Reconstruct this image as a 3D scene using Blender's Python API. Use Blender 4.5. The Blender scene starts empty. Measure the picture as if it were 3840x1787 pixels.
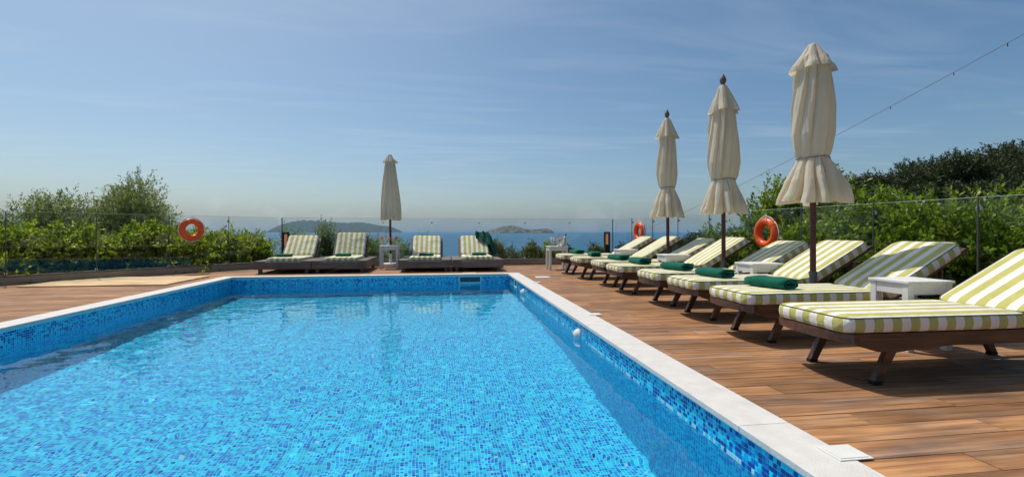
import bpy, bmesh, math
import numpy as np
from mathutils import Vector, Matrix

S = bpy.context.scene
COL = S.collection
R = math.radians

# ------------------------------------------------------------------ camera, sky, sun, exposure
cam = bpy.data.cameras.new('camera')
cam_o = bpy.data.objects.new('camera', cam)
COL.objects.link(cam_o)
S.camera = cam_o
cam_o.location = (0, 0, 0.95)
cam_o.rotation_euler = (R(90), 0, R(-8.2))
cam.sensor_width = 36
cam.lens = 16.69
cam.shift_y = -0.0072
cam.clip_start = 0.05
cam.clip_end = 90000

SUN_DIR = Vector((-0.33, 0.42, 1.0)).normalized()
world = bpy.data.worlds.new('World')
S.world = world
world.use_nodes = True
wn = world.node_tree
sky = wn.nodes.new('ShaderNodeTexSky')
sky.sky_type = 'NISHITA'
sky.sun_disc = False
sky.sun_elevation = math.asin(SUN_DIR.z)
sky.sun_rotation = math.atan2(SUN_DIR.x, SUN_DIR.y)
sky.altitude = 0
sky.air_density = 0.8
sky.dust_density = 2.3
sky.ozone_density = 1.5
# faint high cirrus: streaks on a flat layer far overhead
tc = wn.nodes.new('ShaderNodeTexCoord')
sep = wn.nodes.new('ShaderNodeSeparateXYZ')
wn.links.new(tc.outputs['Generated'], sep.inputs[0])
zc = wn.nodes.new('ShaderNodeMath'); zc.operation = 'MAXIMUM'; zc.inputs[1].default_value = 0.06
wn.links.new(sep.outputs['Z'], zc.inputs[0])
dv = wn.nodes.new('ShaderNodeVectorMath'); dv.operation = 'DIVIDE'
wn.links.new(tc.outputs['Generated'], dv.inputs[0]); wn.links.new(zc.outputs[0], dv.inputs[1])
mp = wn.nodes.new('ShaderNodeMapping')
mp.inputs['Rotation'].default_value = (0, 0, R(-38)); mp.inputs['Scale'].default_value = (0.35, 1.5, 1)
wn.links.new(dv.outputs[0], mp.inputs[0])
cn = wn.nodes.new('ShaderNodeTexNoise')
cn.inputs['Scale'].default_value = 1.6; cn.inputs['Detail'].default_value = 9
cn.inputs['Roughness'].default_value = 0.5; cn.inputs['Distortion'].default_value = 0.9
wn.links.new(mp.outputs[0], cn.inputs['Vector'])
cr = wn.nodes.new('ShaderNodeMapRange')
cr.inputs['From Min'].default_value = 0.50; cr.inputs['From Max'].default_value = 0.85
cr.inputs['To Max'].default_value = 0.14
wn.links.new(cn.outputs[0], cr.inputs['Value'])
cm = wn.nodes.new('ShaderNodeMixRGB')
cm.inputs[2].default_value = (8.2, 8.6, 9.2, 1)
tint = wn.nodes.new('ShaderNodeVectorMath'); tint.operation = 'MULTIPLY'; tint.inputs[1].default_value = (.955, 1.05, 1.02)
wn.links.new(sky.outputs[0], tint.inputs[0])
hs = wn.nodes.new('ShaderNodeHueSaturation'); hs.inputs['Saturation'].default_value = 1.17
wn.links.new(tint.outputs[0], hs.inputs['Color'])
wn.links.new(cr.outputs[0], cm.inputs[0]); wn.links.new(hs.outputs[0], cm.inputs[1])
bg = wn.nodes['Background']
wn.links.new(cm.outputs[0], bg.inputs[0])
bg.inputs[1].default_value = 0.11

sun = bpy.data.lights.new('sun', 'SUN')
sun.energy = 3.6
sun.angle = R(0.53)
sun.color = (1.0, 0.95, 0.87)
sun.cycles.is_caustics_light = True
sun_o = bpy.data.objects.new('sun', sun)
COL.objects.link(sun_o)
sun_o.rotation_euler = SUN_DIR.to_track_quat('Z', 'Y').to_euler()

S.view_settings.view_transform = 'Standard'
S.view_settings.look = 'None'
S.view_settings.exposure = 0.0
S.view_settings.gamma = 1.0
S.cycles.max_bounces = 12
S.cycles.transparent_max_bounces = 24
S.cycles.volume_bounces = 1
S.cycles.sample_clamp_indirect = 6
S.cycles.use_denoising = True

rng = np.random.default_rng(11)

# ------------------------------------------------------------------ materials
def new_mat(name):
    m = bpy.data.materials.new(name); m.use_nodes = True
    t = m.node_tree
    return m, t, t.nodes['Principled BSDF']

def mat(name, c, rough=0.6, spec=0.5, var=0.15, scale=6.0, bump=0.0, bscale=60.0, metal=0.0, coat=0.0):
    """plain painted / stone / cloth surface with mottled colour and fine relief"""
    m, t, b = new_mat(name)
    co = t.nodes.new('ShaderNodeTexCoord')
    n = t.nodes.new('ShaderNodeTexNoise'); n.inputs['Scale'].default_value = scale; n.inputs['Detail'].default_value = 6
    t.links.new(co.outputs['Object'], n.inputs['Vector'])
    r = t.nodes.new('ShaderNodeMapRange'); r.inputs['From Min'].default_value = .25; r.inputs['From Max'].default_value = .75
    r.inputs['To Min'].default_value = 1 - var; r.inputs['To Max'].default_value = 1 + var
    t.links.new(n.outputs[0], r.inputs['Value'])
    x = t.nodes.new('ShaderNodeVectorMath'); x.operation = 'SCALE'; x.inputs[0].default_value = c
    t.links.new(r.outputs[0], x.inputs['Scale'])
    t.links.new(x.outputs[0], b.inputs['Base Color'])
    b.inputs['Roughness'].default_value = rough
    b.inputs['Specular IOR Level'].default_value = spec
    b.inputs['Metallic'].default_value = metal
    b.inputs['Coat Weight'].default_value = coat
    if bump:
        n2 = t.nodes.new('ShaderNodeTexNoise'); n2.inputs['Scale'].default_value = bscale; n2.inputs['Detail'].default_value = 4
        t.links.new(co.outputs['Object'], n2.inputs['Vector'])
        bp = t.nodes.new('ShaderNodeBump'); bp.inputs['Strength'].default_value = bump; bp.inputs['Distance'].default_value = .01
        t.links.new(n2.outputs[0], bp.inputs['Height']); t.links.new(bp.outputs[0], b.inputs['Normal'])
    return m

def wood_mat(name, c0, c1, rough=.5, sx=1.2, sy=22, bump=.25, weather=.35, spec=.4):
    """long grain along local x; every board starts at another place in the grain"""
    m, t, b = new_mat(name)
    geo = t.nodes.new('ShaderNodeTexCoord')
    oi = t.nodes.new('ShaderNodeObjectInfo')
    at = t.nodes.new('ShaderNodeAttribute'); at.attribute_name = 'tone'
    ad = t.nodes.new('ShaderNodeMath'); ad.operation = 'ADD'
    t.links.new(oi.outputs['Random'], ad.inputs[0]); t.links.new(at.outputs['Fac'], ad.inputs[1])
    fr = t.nodes.new('ShaderNodeMath'); fr.operation = 'FRACT'; t.links.new(ad.outputs[0], fr.inputs[0])
    k = t.nodes.new('ShaderNodeMath'); k.operation = 'MULTIPLY'; k.inputs[1].default_value = 57.0
    t.links.new(fr.outputs[0], k.inputs[0])
    cb = t.nodes.new('ShaderNodeCombineXYZ'); t.links.new(k.outputs[0], cb.inputs[0]); t.links.new(k.outputs[0], cb.inputs[1])
    mpn = t.nodes.new('ShaderNodeMapping'); mpn.inputs['Scale'].default_value = (sx, sy, sy)
    t.links.new(geo.outputs['Object'], mpn.inputs[0])
    va = t.nodes.new('ShaderNodeVectorMath'); t.links.new(mpn.outputs[0], va.inputs[0]); t.links.new(cb.outputs[0], va.inputs[1])
    n = t.nodes.new('ShaderNodeTexNoise'); n.inputs['Scale'].default_value = 1.0; n.inputs['Detail'].default_value = 7
    n.inputs['Roughness'].default_value = .62; n.inputs['Distortion'].default_value = .35
    t.links.new(va.outputs[0], n.inputs['Vector'])
    rp = t.nodes.new('ShaderNodeValToRGB'); rp.color_ramp.elements[0].position = .3; rp.color_ramp.elements[1].position = .68
    rp.color_ramp.elements[0].color = (*c0, 1); rp.color_ramp.elements[1].color = (*c1, 1)
    t.links.new(n.outputs[0], rp.inputs[0])
    # board to board and slow blotches
    n2 = t.nodes.new('ShaderNodeTexNoise'); n2.inputs['Scale'].default_value = 2.2; n2.inputs['Detail'].default_value = 3
    va2 = t.nodes.new('ShaderNodeVectorMath'); t.links.new(geo.outputs['Object'], va2.inputs[0]); t.links.new(cb.outputs[0], va2.inputs[1])
    t.links.new(va2.outputs[0], n2.inputs['Vector'])
    m1 = t.nodes.new('ShaderNodeMapRange'); m1.inputs['To Min'].default_value = .72; m1.inputs['To Max'].default_value = 1.18
    t.links.new(fr.outputs[0], m1.inputs['Value'])
    m2 = t.nodes.new('ShaderNodeMapRange'); m2.inputs['From Min'].default_value = .3; m2.inputs['From Max'].default_value = .7
    m2.inputs['To Min'].default_value = .72; m2.inputs['To Max'].default_value = 1.22
    t.links.new(n2.outputs[0], m2.inputs['Value'])
    mm = t.nodes.new('ShaderNodeMath'); mm.operation = 'MULTIPLY'
    t.links.new(m1.outputs[0], mm.inputs[0]); t.links.new(m2.outputs[0], mm.inputs[1])
    x = t.nodes.new('ShaderNodeVectorMath'); x.operation = 'SCALE'
    # weathering: greyed patches and greyer boards
    n4 = t.nodes.new('ShaderNodeTexNoise'); n4.inputs['Scale'].default_value = 1.0; n4.inputs['Detail'].default_value = 5
    mp4 = t.nodes.new('ShaderNodeMapping'); mp4.inputs['Scale'].default_value = (1.3, 5, 5); t.links.new(va2.outputs[0], mp4.inputs[0]); t.links.new(mp4.outputs[0], n4.inputs['Vector'])
    m4 = t.nodes.new('ShaderNodeMapRange'); m4.inputs['From Min'].default_value = .45; m4.inputs['From Max'].default_value = .75; m4.inputs['To Max'].default_value = weather
    t.links.new(n4.outputs[0], m4.inputs['Value'])
    gy = t.nodes.new('ShaderNodeHueSaturation'); gy.inputs['Saturation'].default_value = .45; gy.inputs['Value'].default_value = .62
    t.links.new(rp.outputs[0], gy.inputs['Color'])
    wx4 = t.nodes.new('ShaderNodeMixRGB'); t.links.new(m4.outputs[0], wx4.inputs[0]); t.links.new(rp.outputs[0], wx4.inputs[1]); t.links.new(gy.outputs[0], wx4.inputs[2])
    t.links.new(wx4.outputs[0], x.inputs[0]); t.links.new(mm.outputs[0], x.inputs['Scale'])
    t.links.new(x.outputs[0], b.inputs['Base Color'])
    b.inputs['Roughness'].default_value = rough
    b.inputs['Specular IOR Level'].default_value = spec
    bp = t.nodes.new('ShaderNodeBump'); bp.inputs['Strength'].default_value = bump; bp.inputs['Distance'].default_value = .002
    t.links.new(n.outputs[0], bp.inputs['Height']); t.links.new(bp.outputs[0], b.inputs['Normal'])
    return m

def stripe_mat(name):
    """woven cloth, green and off-white stripes across uv.x (in metres)"""
    m, t, b = new_mat(name)
    uv = t.nodes.new('ShaderNodeUVMap')
    sp = t.nodes.new('ShaderNodeSeparateXYZ'); t.links.new(uv.outputs[0], sp.inputs[0])
    d = t.nodes.new('ShaderNodeMath'); d.operation = 'MULTIPLY_ADD'; d.inputs[1].default_value = 1 / .126; d.inputs[2].default_value = 100.25
    t.links.new(sp.outputs[0], d.inputs[0])
    f = t.nodes.new('ShaderNodeMath'); f.operation = 'FRACT'; t.links.new(d.outputs[0], f.inputs[0])
    rp = t.nodes.new('ShaderNodeValToRGB'); e = rp.color_ramp.elements
    e[0].position = 0; e[0].color = (.51, .47, .14, 1)
    e[1].position = .475; e[1].color = (.51, .47, .14, 1)
    q = e.new(.49); q.color = (.20, .20, .07, 1)
    q = e.new(.50); q.color = (.82, .77, .68, 1)
    q = e.new(.985); q.color = (.82, .77, .68, 1)
    q = e.new(1.0); q.color = (.45, .45, .2, 1)
    t.links.new(f.outputs[0], rp.inputs[0])
    co = t.nodes.new('ShaderNodeTexCoord')
    n = t.nodes.new('ShaderNodeTexNoise'); n.inputs['Scale'].default_value = 5; n.inputs['Detail'].default_value = 5
    t.links.new(co.outputs['Object'], n.inputs['Vector'])
    r = t.nodes.new('ShaderNodeMapRange'); r.inputs['From Min'].default_value = .3; r.inputs['From Max'].default_value = .7
    r.inputs['To Min'].default_value = .88; r.inputs['To Max'].default_value = 1.06
    t.links.new(n.outputs[0], r.inputs['Value'])
    x = t.nodes.new('ShaderNodeVectorMath'); x.operation = 'SCALE'
    t.links.new(rp.outputs[0], x.inputs[0]); t.links.new(r.outputs[0], x.inputs['Scale'])
    t.links.new(x.outputs[0], b.inputs['Base Color'])
    b.inputs['Roughness'].default_value = .9; b.inputs['Specular IOR Level'].default_value = .15
    b.inputs['Sheen Weight'].default_value = .15
    n2 = t.nodes.new('ShaderNodeTexNoise'); n2.inputs['Scale'].default_value = 9; n2.inputs['Detail'].default_value = 6
    t.links.new(co.outputs['Object'], n2.inputs['Vector'])
    n3 = t.nodes.new('ShaderNodeTexNoise'); n3.inputs['Scale'].default_value = 3.2; n3.inputs['Detail'].default_value = 3; n3.inputs['Distortion'].default_value = 1.2
    t.links.new(co.outputs['Object'], n3.inputs['Vector'])
    b3 = t.nodes.new('ShaderNodeBump'); b3.inputs['Strength'].default_value = .6; b3.inputs['Distance'].default_value = .05
    t.links.new(n3.outputs[0], b3.inputs['Height'])
    bp = t.nodes.new('ShaderNodeBump'); bp.inputs['Strength'].default_value = .5; bp.inputs['Distance'].default_value = .02
    t.links.new(b3.outputs[0], bp.inputs['Normal'])
    t.links.new(n2.outputs[0], bp.inputs['Height']); t.links.new(bp.outputs[0], b.inputs['Normal'])
    return m

def cloth_mat(name, c, trans, tw=.25, bscale=40, bump=.3, drape=0.0):
    m, t, b = new_mat(name)
    co = t.nodes.new('ShaderNodeTexCoord')
    n = t.nodes.new('ShaderNodeTexNoise'); n.inputs['Scale'].default_value = 3; n.inputs['Detail'].default_value = 6
    t.links.new(co.outputs['Object'], n.inputs['Vector'])
    r = t.nodes.new('ShaderNodeMapRange'); r.inputs['From Min'].default_value = .3; r.inputs['From Max'].default_value = .7
    r.inputs['To Min'].default_value = .86; r.inputs['To Max'].default_value = 1.06
    t.links.new(n.outputs[0], r.inputs['Value'])
    x = t.nodes.new('ShaderNodeVectorMath'); x.operation = 'SCALE'; x.inputs[0].default_value = c
    t.links.new(r.outputs[0], x.inputs['Scale']); t.links.new(x.outputs[0], b.inputs['Base Color'])
    b.inputs['Roughness'].default_value = .92; b.inputs['Specular IOR Level'].default_value = .1
    b.inputs['Sheen Weight'].default_value = .1
    n2 = t.nodes.new('ShaderNodeTexNoise'); n2.inputs['Scale'].default_value = bscale; n2.inputs['Detail'].default_value = 4
    t.links.new(co.outputs['Object'], n2.inputs['Vector'])
    bp = t.nodes.new('ShaderNodeBump'); bp.inputs['Strength'].default_value = bump; bp.inputs['Distance'].default_value = .006
    t.links.new(n2.outputs[0], bp.inputs['Height']); t.links.new(bp.outputs[0], b.inputs['Normal'])
    if drape:
        mpd = t.nodes.new('ShaderNodeMapping'); mpd.inputs['Scale'].default_value = (16, 16, 1.6)
        t.links.new(co.outputs['Object'], mpd.inputs[0])
        nd = t.nodes.new('ShaderNodeTexNoise'); nd.inputs['Scale'].default_value = 1; nd.inputs['Detail'].default_value = 5; nd.inputs['Distortion'].default_value = .6
        t.links.new(mpd.outputs[0], nd.inputs['Vector'])
        bd = t.nodes.new('ShaderNodeBump'); bd.inputs['Strength'].default_value = drape; bd.inputs['Distance'].default_value = .05
        t.links.new(nd.outputs[0], bd.inputs['Height']); t.links.new(bp.outputs[0], bd.inputs['Normal']); t.links.new(bd.outputs[0], b.inputs['Normal'])
    if tw:
        tr = t.nodes.new('ShaderNodeBsdfTranslucent'); tr.inputs[0].default_value = (*trans, 1)
        mx = t.nodes.new('ShaderNodeMixShader'); mx.inputs[0].default_value = tw
        t.links.new(b.outputs[0], mx.inputs[1]); t.links.new(tr.outputs[0], mx.inputs[2])
        t.links.new(mx.outputs[0], t.nodes['Material Output'].inputs[0])
    return m

def leaf_mat(name, c0, c1, rough=.45, tw=.35):
    m, t, b = new_mat(name)
    at = t.nodes.new('ShaderNodeAttribute'); at.attribute_name = 'tone'
    rp = t.nodes.new('ShaderNodeValToRGB'); rp.color_ramp.elements[0].color = (*c0, 1); rp.color_ramp.elements[1].color = (*c1, 1)
    t.links.new(at.outputs['Fac'], rp.inputs[0]); t.links.new(rp.outputs[0], b.inputs['Base Color'])
    b.inputs['Roughness'].default_value = rough; b.inputs['Specular IOR Level'].default_value = .45
    tr = t.nodes.new('ShaderNodeBsdfTranslucent')
    g = t.nodes.new('ShaderNodeVectorMath'); g.operation = 'MULTIPLY'; g.inputs[1].default_value = (1.5, 1.6, .6)
    t.links.new(rp.outputs[0], g.inputs[0]); t.links.new(g.outputs[0], tr.inputs[0])
    mx = t.nodes.new('ShaderNodeMixShader'); mx.inputs[0].default_value = tw
    t.links.new(b.outputs[0], mx.inputs[1]); t.links.new(tr.outputs[0], mx.inputs[2])
    t.links.new(mx.outputs[0], t.nodes['Material Output'].inputs[0])
    return m

def clear_mat(name, tint, ior=1.45, rough=0.0):
    """thin clear sheet: lets light straight through, mirrors by Fresnel"""
    m, t, b = new_mat(name)
    t.nodes.remove(b)
    tr = t.nodes.new('ShaderNodeBsdfTransparent'); tr.inputs[0].default_value = (*tint, 1)
    gl = t.nodes.new('ShaderNodeBsdfGlossy'); gl.inputs['Roughness'].default_value = rough
    lwt = t.nodes.new('ShaderNodeLayerWeight'); lwt.inputs[0].default_value = .5
    pw = t.nodes.new('ShaderNodeMath'); pw.operation = 'POWER'; pw.inputs[1].default_value = 5
    t.links.new(lwt.outputs['Facing'], pw.inputs[0])
    f0 = ((ior - 1) / (ior + 1)) ** 2
    fr = t.nodes.new('ShaderNodeMath'); fr.operation = 'MULTIPLY_ADD'; fr.inputs[1].default_value = (1 - f0) * .8; fr.inputs[2].default_value = f0
    t.links.new(pw.outputs[0], fr.inputs[0])
    mx = t.nodes.new('ShaderNodeMixShader')
    t.links.new(fr.outputs[0], mx.inputs[0]); t.links.new(tr.outputs[0], mx.inputs[1]); t.links.new(gl.outputs[0], mx.inputs[2])
    t.links.new(mx.outputs[0], t.nodes['Material Output'].inputs[0])
    return m

M = {}
M['deck'] = wood_mat('deck_plank', (.185, .078, .032), (.52, .262, .112), rough=.62, sx=1.6, sy=26, bump=.3, spec=.22, weather=.75)
M['pine'] = wood_mat('pale_pine', (.58, .36, .17), (.82, .58, .32), rough=.6, sx=1.2, sy=18, weather=.05)
M['teak'] = wood_mat('dark_teak', (.035, .013, .006), (.15, .062, .026), rough=.42, sx=2.5, sy=30, spec=.5)
M['greywood'] = wood_mat('weathered_brown_wood', (.095, .068, .050), (.20, .155, .125), rough=.6, sx=1.5, sy=28)
M['pole'] = wood_mat('red_brown_pole', (.07, .018, .009), (.15, .045, .022), rough=.35, sx=30, sy=30)
M['white'] = mat('white_paint', (.72, .70, .66), .5, .4, .07, 8, .12, 90)
M['coping'] = mat('white_marble', (.665, .625, .58), .55, .4, .10, 9, .25, 120)
M['subfloor'] = mat('dark_joint', (.05, .035, .025), .9, .1)
M['concrete'] = mat('beige_concrete', (.33, .27, .19), .85, .2, .12, 5, .3, 40)
M['capmetal'] = mat('grey_metal', (.10, .10, .10), .45, .5, .1, 10, metal=.4)
M['steel'] = mat('brushed_steel', (.62, .60, .57), .3, .5, .05, 20, metal=1.0)
M['black'] = mat('black_metal', (.012, .012, .014), .45, .4, .1)
M['rubber'] = mat('black_rubber', (.010, .010, .010), .7, .3, .1)
M['stripe'] = stripe_mat('striped_cloth')
M['piping'] = mat('olive_piping', (.14, .15, .07), .8, .2, .1)
M['canvas'] = cloth_mat('ecru_canvas', (.77, .72, .61), (.96, .82, .58), .42, 55, .25, .55)
M['canvas2'] = cloth_mat('grey_canvas', (.74, .70, .60), (.92, .80, .58), .40, 55, .25, .55)
M['cord'] = mat('grey_cord', (.30, .29, .27), .9, .1)
M['towel'] = cloth_mat('green_terry', (.006, .135, .085), (0, 0, 0), 0, 260, .9)
M['robe'] = cloth_mat('green_robe', (.004, .085, .055), (0, .1, .06), .08, 200, .6)
M['orange'] = mat('orange_plastic', (.80, .095, .008), .38, .5, .05, 8)
M['rope'] = mat('white_rope', (.70, .68, .62), .9, .2)
M['edge'] = mat('glass_edge', (.52, .66, .62), .2, .5, .05)
M['glass'] = clear_mat('fence_glass', (.935, .968, .958), 1.36)
M['tableglass'] = clear_mat('drink_glass', (.93, .95, .95), 1.35)
m = clear_mat('frosted_glass', (.90, .92, .93), 1.4)
t = m.node_tree; df = t.nodes.new('ShaderNodeBsdfTranslucent'); df.inputs[0].default_value = (.95, .95, .95, 1)
d2 = t.nodes.new('ShaderNodeBsdfDiffuse'); d2.inputs[0].default_value = (.85, .85, .87, 1)
mx0 = t.nodes.new('ShaderNodeMixShader'); t.links.new(df.outputs[0], mx0.inputs[1]); t.links.new(d2.outputs[0], mx0.inputs[2])
mx2 = t.nodes.new('ShaderNodeMixShader'); mx2.inputs[0].default_value = .32
t.links.new(t.nodes['Mix Shader'].outputs[0], mx2.inputs[1]); t.links.new(mx0.outputs[0], mx2.inputs[2]); t.links.new(mx2.outputs[0], t.nodes['Material Output'].inputs[0])
M['frost'] = m
M['juice'] = cloth_mat('orange_juice', (.95, .58, .01), (1.0, .74, .02), .6, 20, 0)
M['fruit'] = cloth_mat('orange_fruit', (.90, .34, .02), (1.0, .42, .03), .4, 20, 0)
M['petal_o'] = cloth_mat('coral_petal', (.90, .26, .16), (1.0, .38, .25), .45, 20, 0)
M['petal_p'] = cloth_mat('pink_petal', (.88, .34, .45), (1.0, .45, .55), .4, 20, 0)
M['china'] = mat('white_china', (.75, .74, .72), .2, .5, .02)
M['stone'] = mat('limestone', (.52, .46, .37), .9, .2, .2, 8, .6, 30)
M['bookred'] = mat('red_cover', (.38, .02, .03), .45, .5, .1)
M['paper'] = mat('paper', (.70, .67, .58), .8, .2, .05)
M['bottle'] = mat('dark_bottle', (.006, .012, .008), .12, .6, .05)
M['foil'] = mat('bottle_label', (.75, .73, .70), .5, .4, .05)
M['bark'] = mat('grey_bark', (.13, .10, .07), .95, .1, .3, 12, .8, 30)
M['laurel'] = leaf_mat('laurel_leaf', (.042, .085, .011), (.37, .41, .06), .42, .48)
M['olive'] = leaf_mat('olive_leaf', (.065, .095, .035), (.33, .36, .19), .5, .36)
M['bright'] = leaf_mat('bright_leaf', (.032, .082, .009), (.30, .37, .05), .42, .45)
M['pine_needle'] = leaf_mat('pine_needle', (.032, .055, .014), (.20, .21, .050), .6, .3)
M['dark_leaf'] = leaf_mat('dark_leaf', (.014, .030, .008), (.070, .085, .026), .6, .2)
M['roof'] = mat('clay_tile', (.42, .20, .13), .85, .2, .2, 4, .5, 20)
M['plaster'] = mat('plaster', (.62, .55, .46), .9, .2, .1)

m, t, b = new_mat('lamp_amber')
b.inputs['Base Color'].default_value = (.75, .32, .12, 1)
b.inputs['Emission Color'].default_value = (1, .38, .12, 1); b.inputs['Emission Strength'].default_value = .45
M['amber'] = m

# ------------------------------------------------------------------ mesh helpers
class MB:
    def __init__(s): s.v = []; s.f = []; s.uv = None
    def add(s, v, f):
        o = len(s.v); s.v += [tuple(p) for p in v]; s.f += [tuple(i + o for i in q) for q in f]; return s
    def box(s, x0, x1, y0, y1, z0, z1, c=0.0, mtx=None):
        """box with chamfered edges c"""
        bm = bmesh.new()
        bmesh.ops.create_cube(bm, size=1)
        for q in bm.verts:
            q.co = ((x0 + x1) / 2 + q.co.x * (x1 - x0), (y0 + y1) / 2 + q.co.y * (y1 - y0), (z0 + z1) / 2 + q.co.z * (z1 - z0))
        if c: bmesh.ops.bevel(bm, geom=bm.edges[:], offset=c, segments=1, affect='EDGES')
        if mtx is not None: bmesh.ops.transform(bm, matrix=mtx, verts=bm.verts)
        bm.verts.index_update()
        s.add([q.co[:] for q in bm.verts], [[q.index for q in f.verts] for f in bm.faces]); bm.free()
        return s
    def tube(s, pts, r, n=8, caps=True, closed=False):
        pts = [Vector(p) for p in pts]; k = len(pts)
        rs = r if isinstance(r, (list, tuple)) else [r] * k
        o = len(s.v); up = None
        for i, p in enumerate(pts):
            if closed: d = pts[(i + 1) % k] - pts[i - 1]
            else: d = pts[min(i + 1, k - 1)] - pts[max(i - 1, 0)]
            d.normalize()
            if up is None: up = Vector((0, 0, 1)) if abs(d.z) < .9 else Vector((1, 0, 0))
            a = (up - d * up.dot(d)).normalized(); c = d.cross(a); up = a
            for j in range(n):
                th = 2 * math.pi * j / n
                s.v.append(tuple(p + (a * math.cos(th) + c * math.sin(th)) * rs[i]))
        for i in range(k if closed else k - 1):
            for j in range(n):
                A = o + i * n + j; B = o + i * n + (j + 1) % n
                C = o + ((i + 1) % k) * n + (j + 1) % n; D = o + ((i + 1) % k) * n + j
                s.f.append((A, B, C, D))
        if caps and not closed:
            s.f.append(tuple(o + j for j in range(n))[::-1]); s.f.append(tuple(o + (k - 1) * n + j for j in range(n)))
        return s
    def lathe(s, prof, n=20, c=(0, 0, 0), caps=True):
        o = len(s.v)
        for r, z in prof:
            for j in range(n):
                th = 2 * math.pi * j / n; s.v.append((c[0] + r * math.cos(th), c[1] + r * math.sin(th), c[2] + z))
        for i in range(len(prof) - 1):
            for j in range(n):
                s.f.append((o + i * n + j, o + i * n + (j + 1) % n, o + (i + 1) * n + (j + 1) % n, o + (i + 1) * n + j))
        if caps:
            s.f.append(tuple(o + j for j in range(n))[::-1]); s.f.append(tuple(o + (len(prof) - 1) * n + j for j in range(n)))
        return s
    def prism(s, poly, y0, y1):
        """poly in xz, extruded along y"""
        o = len(s.v); n = len(poly)
        for y in (y0, y1): s.v += [(p[0], y, p[1]) for p in poly]
        s.f.append(tuple(o + i for i in range(n))); s.f.append(tuple(o + n + i for i in range(n))[::-1])
        for i in range(n):
            j = (i + 1) % n; s.f.append((o + j, o + i, o + n + i, o + n + j))
        return s
    def mesh(s, name, m, smooth=False):
        me = bpy.data.meshes.new(name); me.from_pydata(s.v, [], s.f)
        if s.uv is not None:
            l = me.uv_layers.new(name='UVMap'); l.data.foreach_set('uv', np.asarray(s.uv, dtype=np.float32).ravel())
        if smooth:
            me.polygons.foreach_set('use_smooth', np.ones(len(me.polygons), dtype=bool))
        me.materials.append(m); me.update()
        return me
    def build(s, name, m, parent=None, smooth=False, fix=True):
        me = s.mesh(name, m, smooth)
        if fix:
            bm = bmesh.new(); bm.from_mesh(me); bmesh.ops.recalc_face_normals(bm, faces=bm.faces); bm.to_mesh(me); bm.free()
        if smooth == 'auto':
            me.set_sharp_from_angle(angle=R(38))
        return link(name, me, parent)

def link(name, me, parent=None):
    o = bpy.data.objects.new(name, me); COL.objects.link(o)
    if parent is not None: o.parent = parent
    return o

def tag(o, label=None, cat=None, group=None, kind=None):
    if label: o['label'] = label
    if cat: o['category'] = cat
    if group: o['group'] = group
    if kind: o['kind'] = kind
    return o

def thing(name, loc, label, cat, group=None, rz=0.0):
    o = bpy.data.objects.new(name, None); COL.objects.link(o)
    o.location = loc; o.rotation_euler = (0, 0, rz); o.empty_display_size = .2
    return tag(o, label, cat, group)

def copy_tree(src, loc, label=None, rz=None):
    def cp(o, par):
        c = o.copy(); COL.objects.link(c); c.parent = par
        for ch in o.children: cp(ch, c)
        return c
    c = cp(src, None); c.location = loc
    if label: c['label'] = label
    if rz is not None: c.rotation_euler = (0, 0, rz)
    return c

def raw_quads(name, V, m, tone=None, smooth=False):
    """V: (N,4,3) array of separate quads"""
    N = len(V); me = bpy.data.meshes.new(name)
    me.vertices.add(N * 4); me.vertices.foreach_set('co', np.ascontiguousarray(V, dtype=np.float32).ravel())
    me.loops.add(N * 4); me.loops.foreach_set('vertex_index', np.arange(N * 4, dtype=np.int32))
    me.polygons.add(N); me.polygons.foreach_set('loop_start', np.arange(N, dtype=np.int32) * 4)
    if tone is not None:
        a = me.attributes.new('tone', 'FLOAT', 'FACE'); a.data.foreach_set('value', np.asarray(tone, dtype=np.float32))
    me.materials.append(m); me.update(); me.validate()
    return me

def proj(p):
    """picture position of a world point (unit frame), used only to rank pieces by how large they show"""
    th = R(8.2); x, y, z = p
    D = y * math.cos(th) + x * math.sin(th); L = x * math.cos(th) - y * math.sin(th)
    if D < .3: return None
    return (L / D * 1780 + 1920, 866 - (z - .95) / D * 1780, D)

def in_frame(p, pad=60):
    q = proj(p)
    return q is not None and -pad < q[0] < 3840 + pad and -pad < q[1] < 1787 + pad

# ------------------------------------------------------------------ terrace outline
PX0, PX1, PY0, PY1 = -4.30, 1.45, 0.70, 10.45          # pool inside
FAR_Y = 13.30
CL = (-4.26, FAR_Y); CR = (4.92, FAR_Y)                # far corners of the glass fence
LEND = (-9.30, 7.70); REND = (5.72, -0.4)
def fence_left(y):
    return CL[0] if y >= CL[1] else CL[0] + (CL[1] - y) / (CL[1] - LEND[1]) * (LEND[0] - CL[0]) if y > LEND[1] else LEND[0]
def fence_right(y):
    return CR[0] + (CR[1] - y) / (CR[1] - REND[1]) * (REND[0] - CR[0])

sl = MB()
def slab(poly, z0=-1.9, z1=-.022):
    n = len(poly); o = len(sl.v)
    sl.v.extend([(p[0], p[1], z0) for p in poly] + [(p[0], p[1], z1) for p in poly])
    sl.f.append(tuple(o + i for i in range(n))[::-1]); sl.f.append(tuple(o + n + i for i in range(n)))
    for i in range(n):
        j = (i + 1) % n; sl.f.append((o + i, o + j, o + n + j, o + n + i))
e = .004
slab([(PX1 + e, -3), (6.0, -3), (5.05, FAR_Y + .12), (PX1 + e, FAR_Y + .12)])
slab([(PX0 - e, PY1 + e), (PX1, PY1 + e), (PX1, FAR_Y + .12), (CL[0] - .08, FAR_Y + .12)])
slab([(PX0 - e, -3), (PX0 - e, PY1), (CL[0] - .10, FAR_Y + .12), (LEND[0] - .1, LEND[1] + .1), (LEND[0] - .1, -3)])
slab([(PX0, -3), (PX1, -3), (PX1, PY0 - e), (PX0, PY0 - e)])
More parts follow.
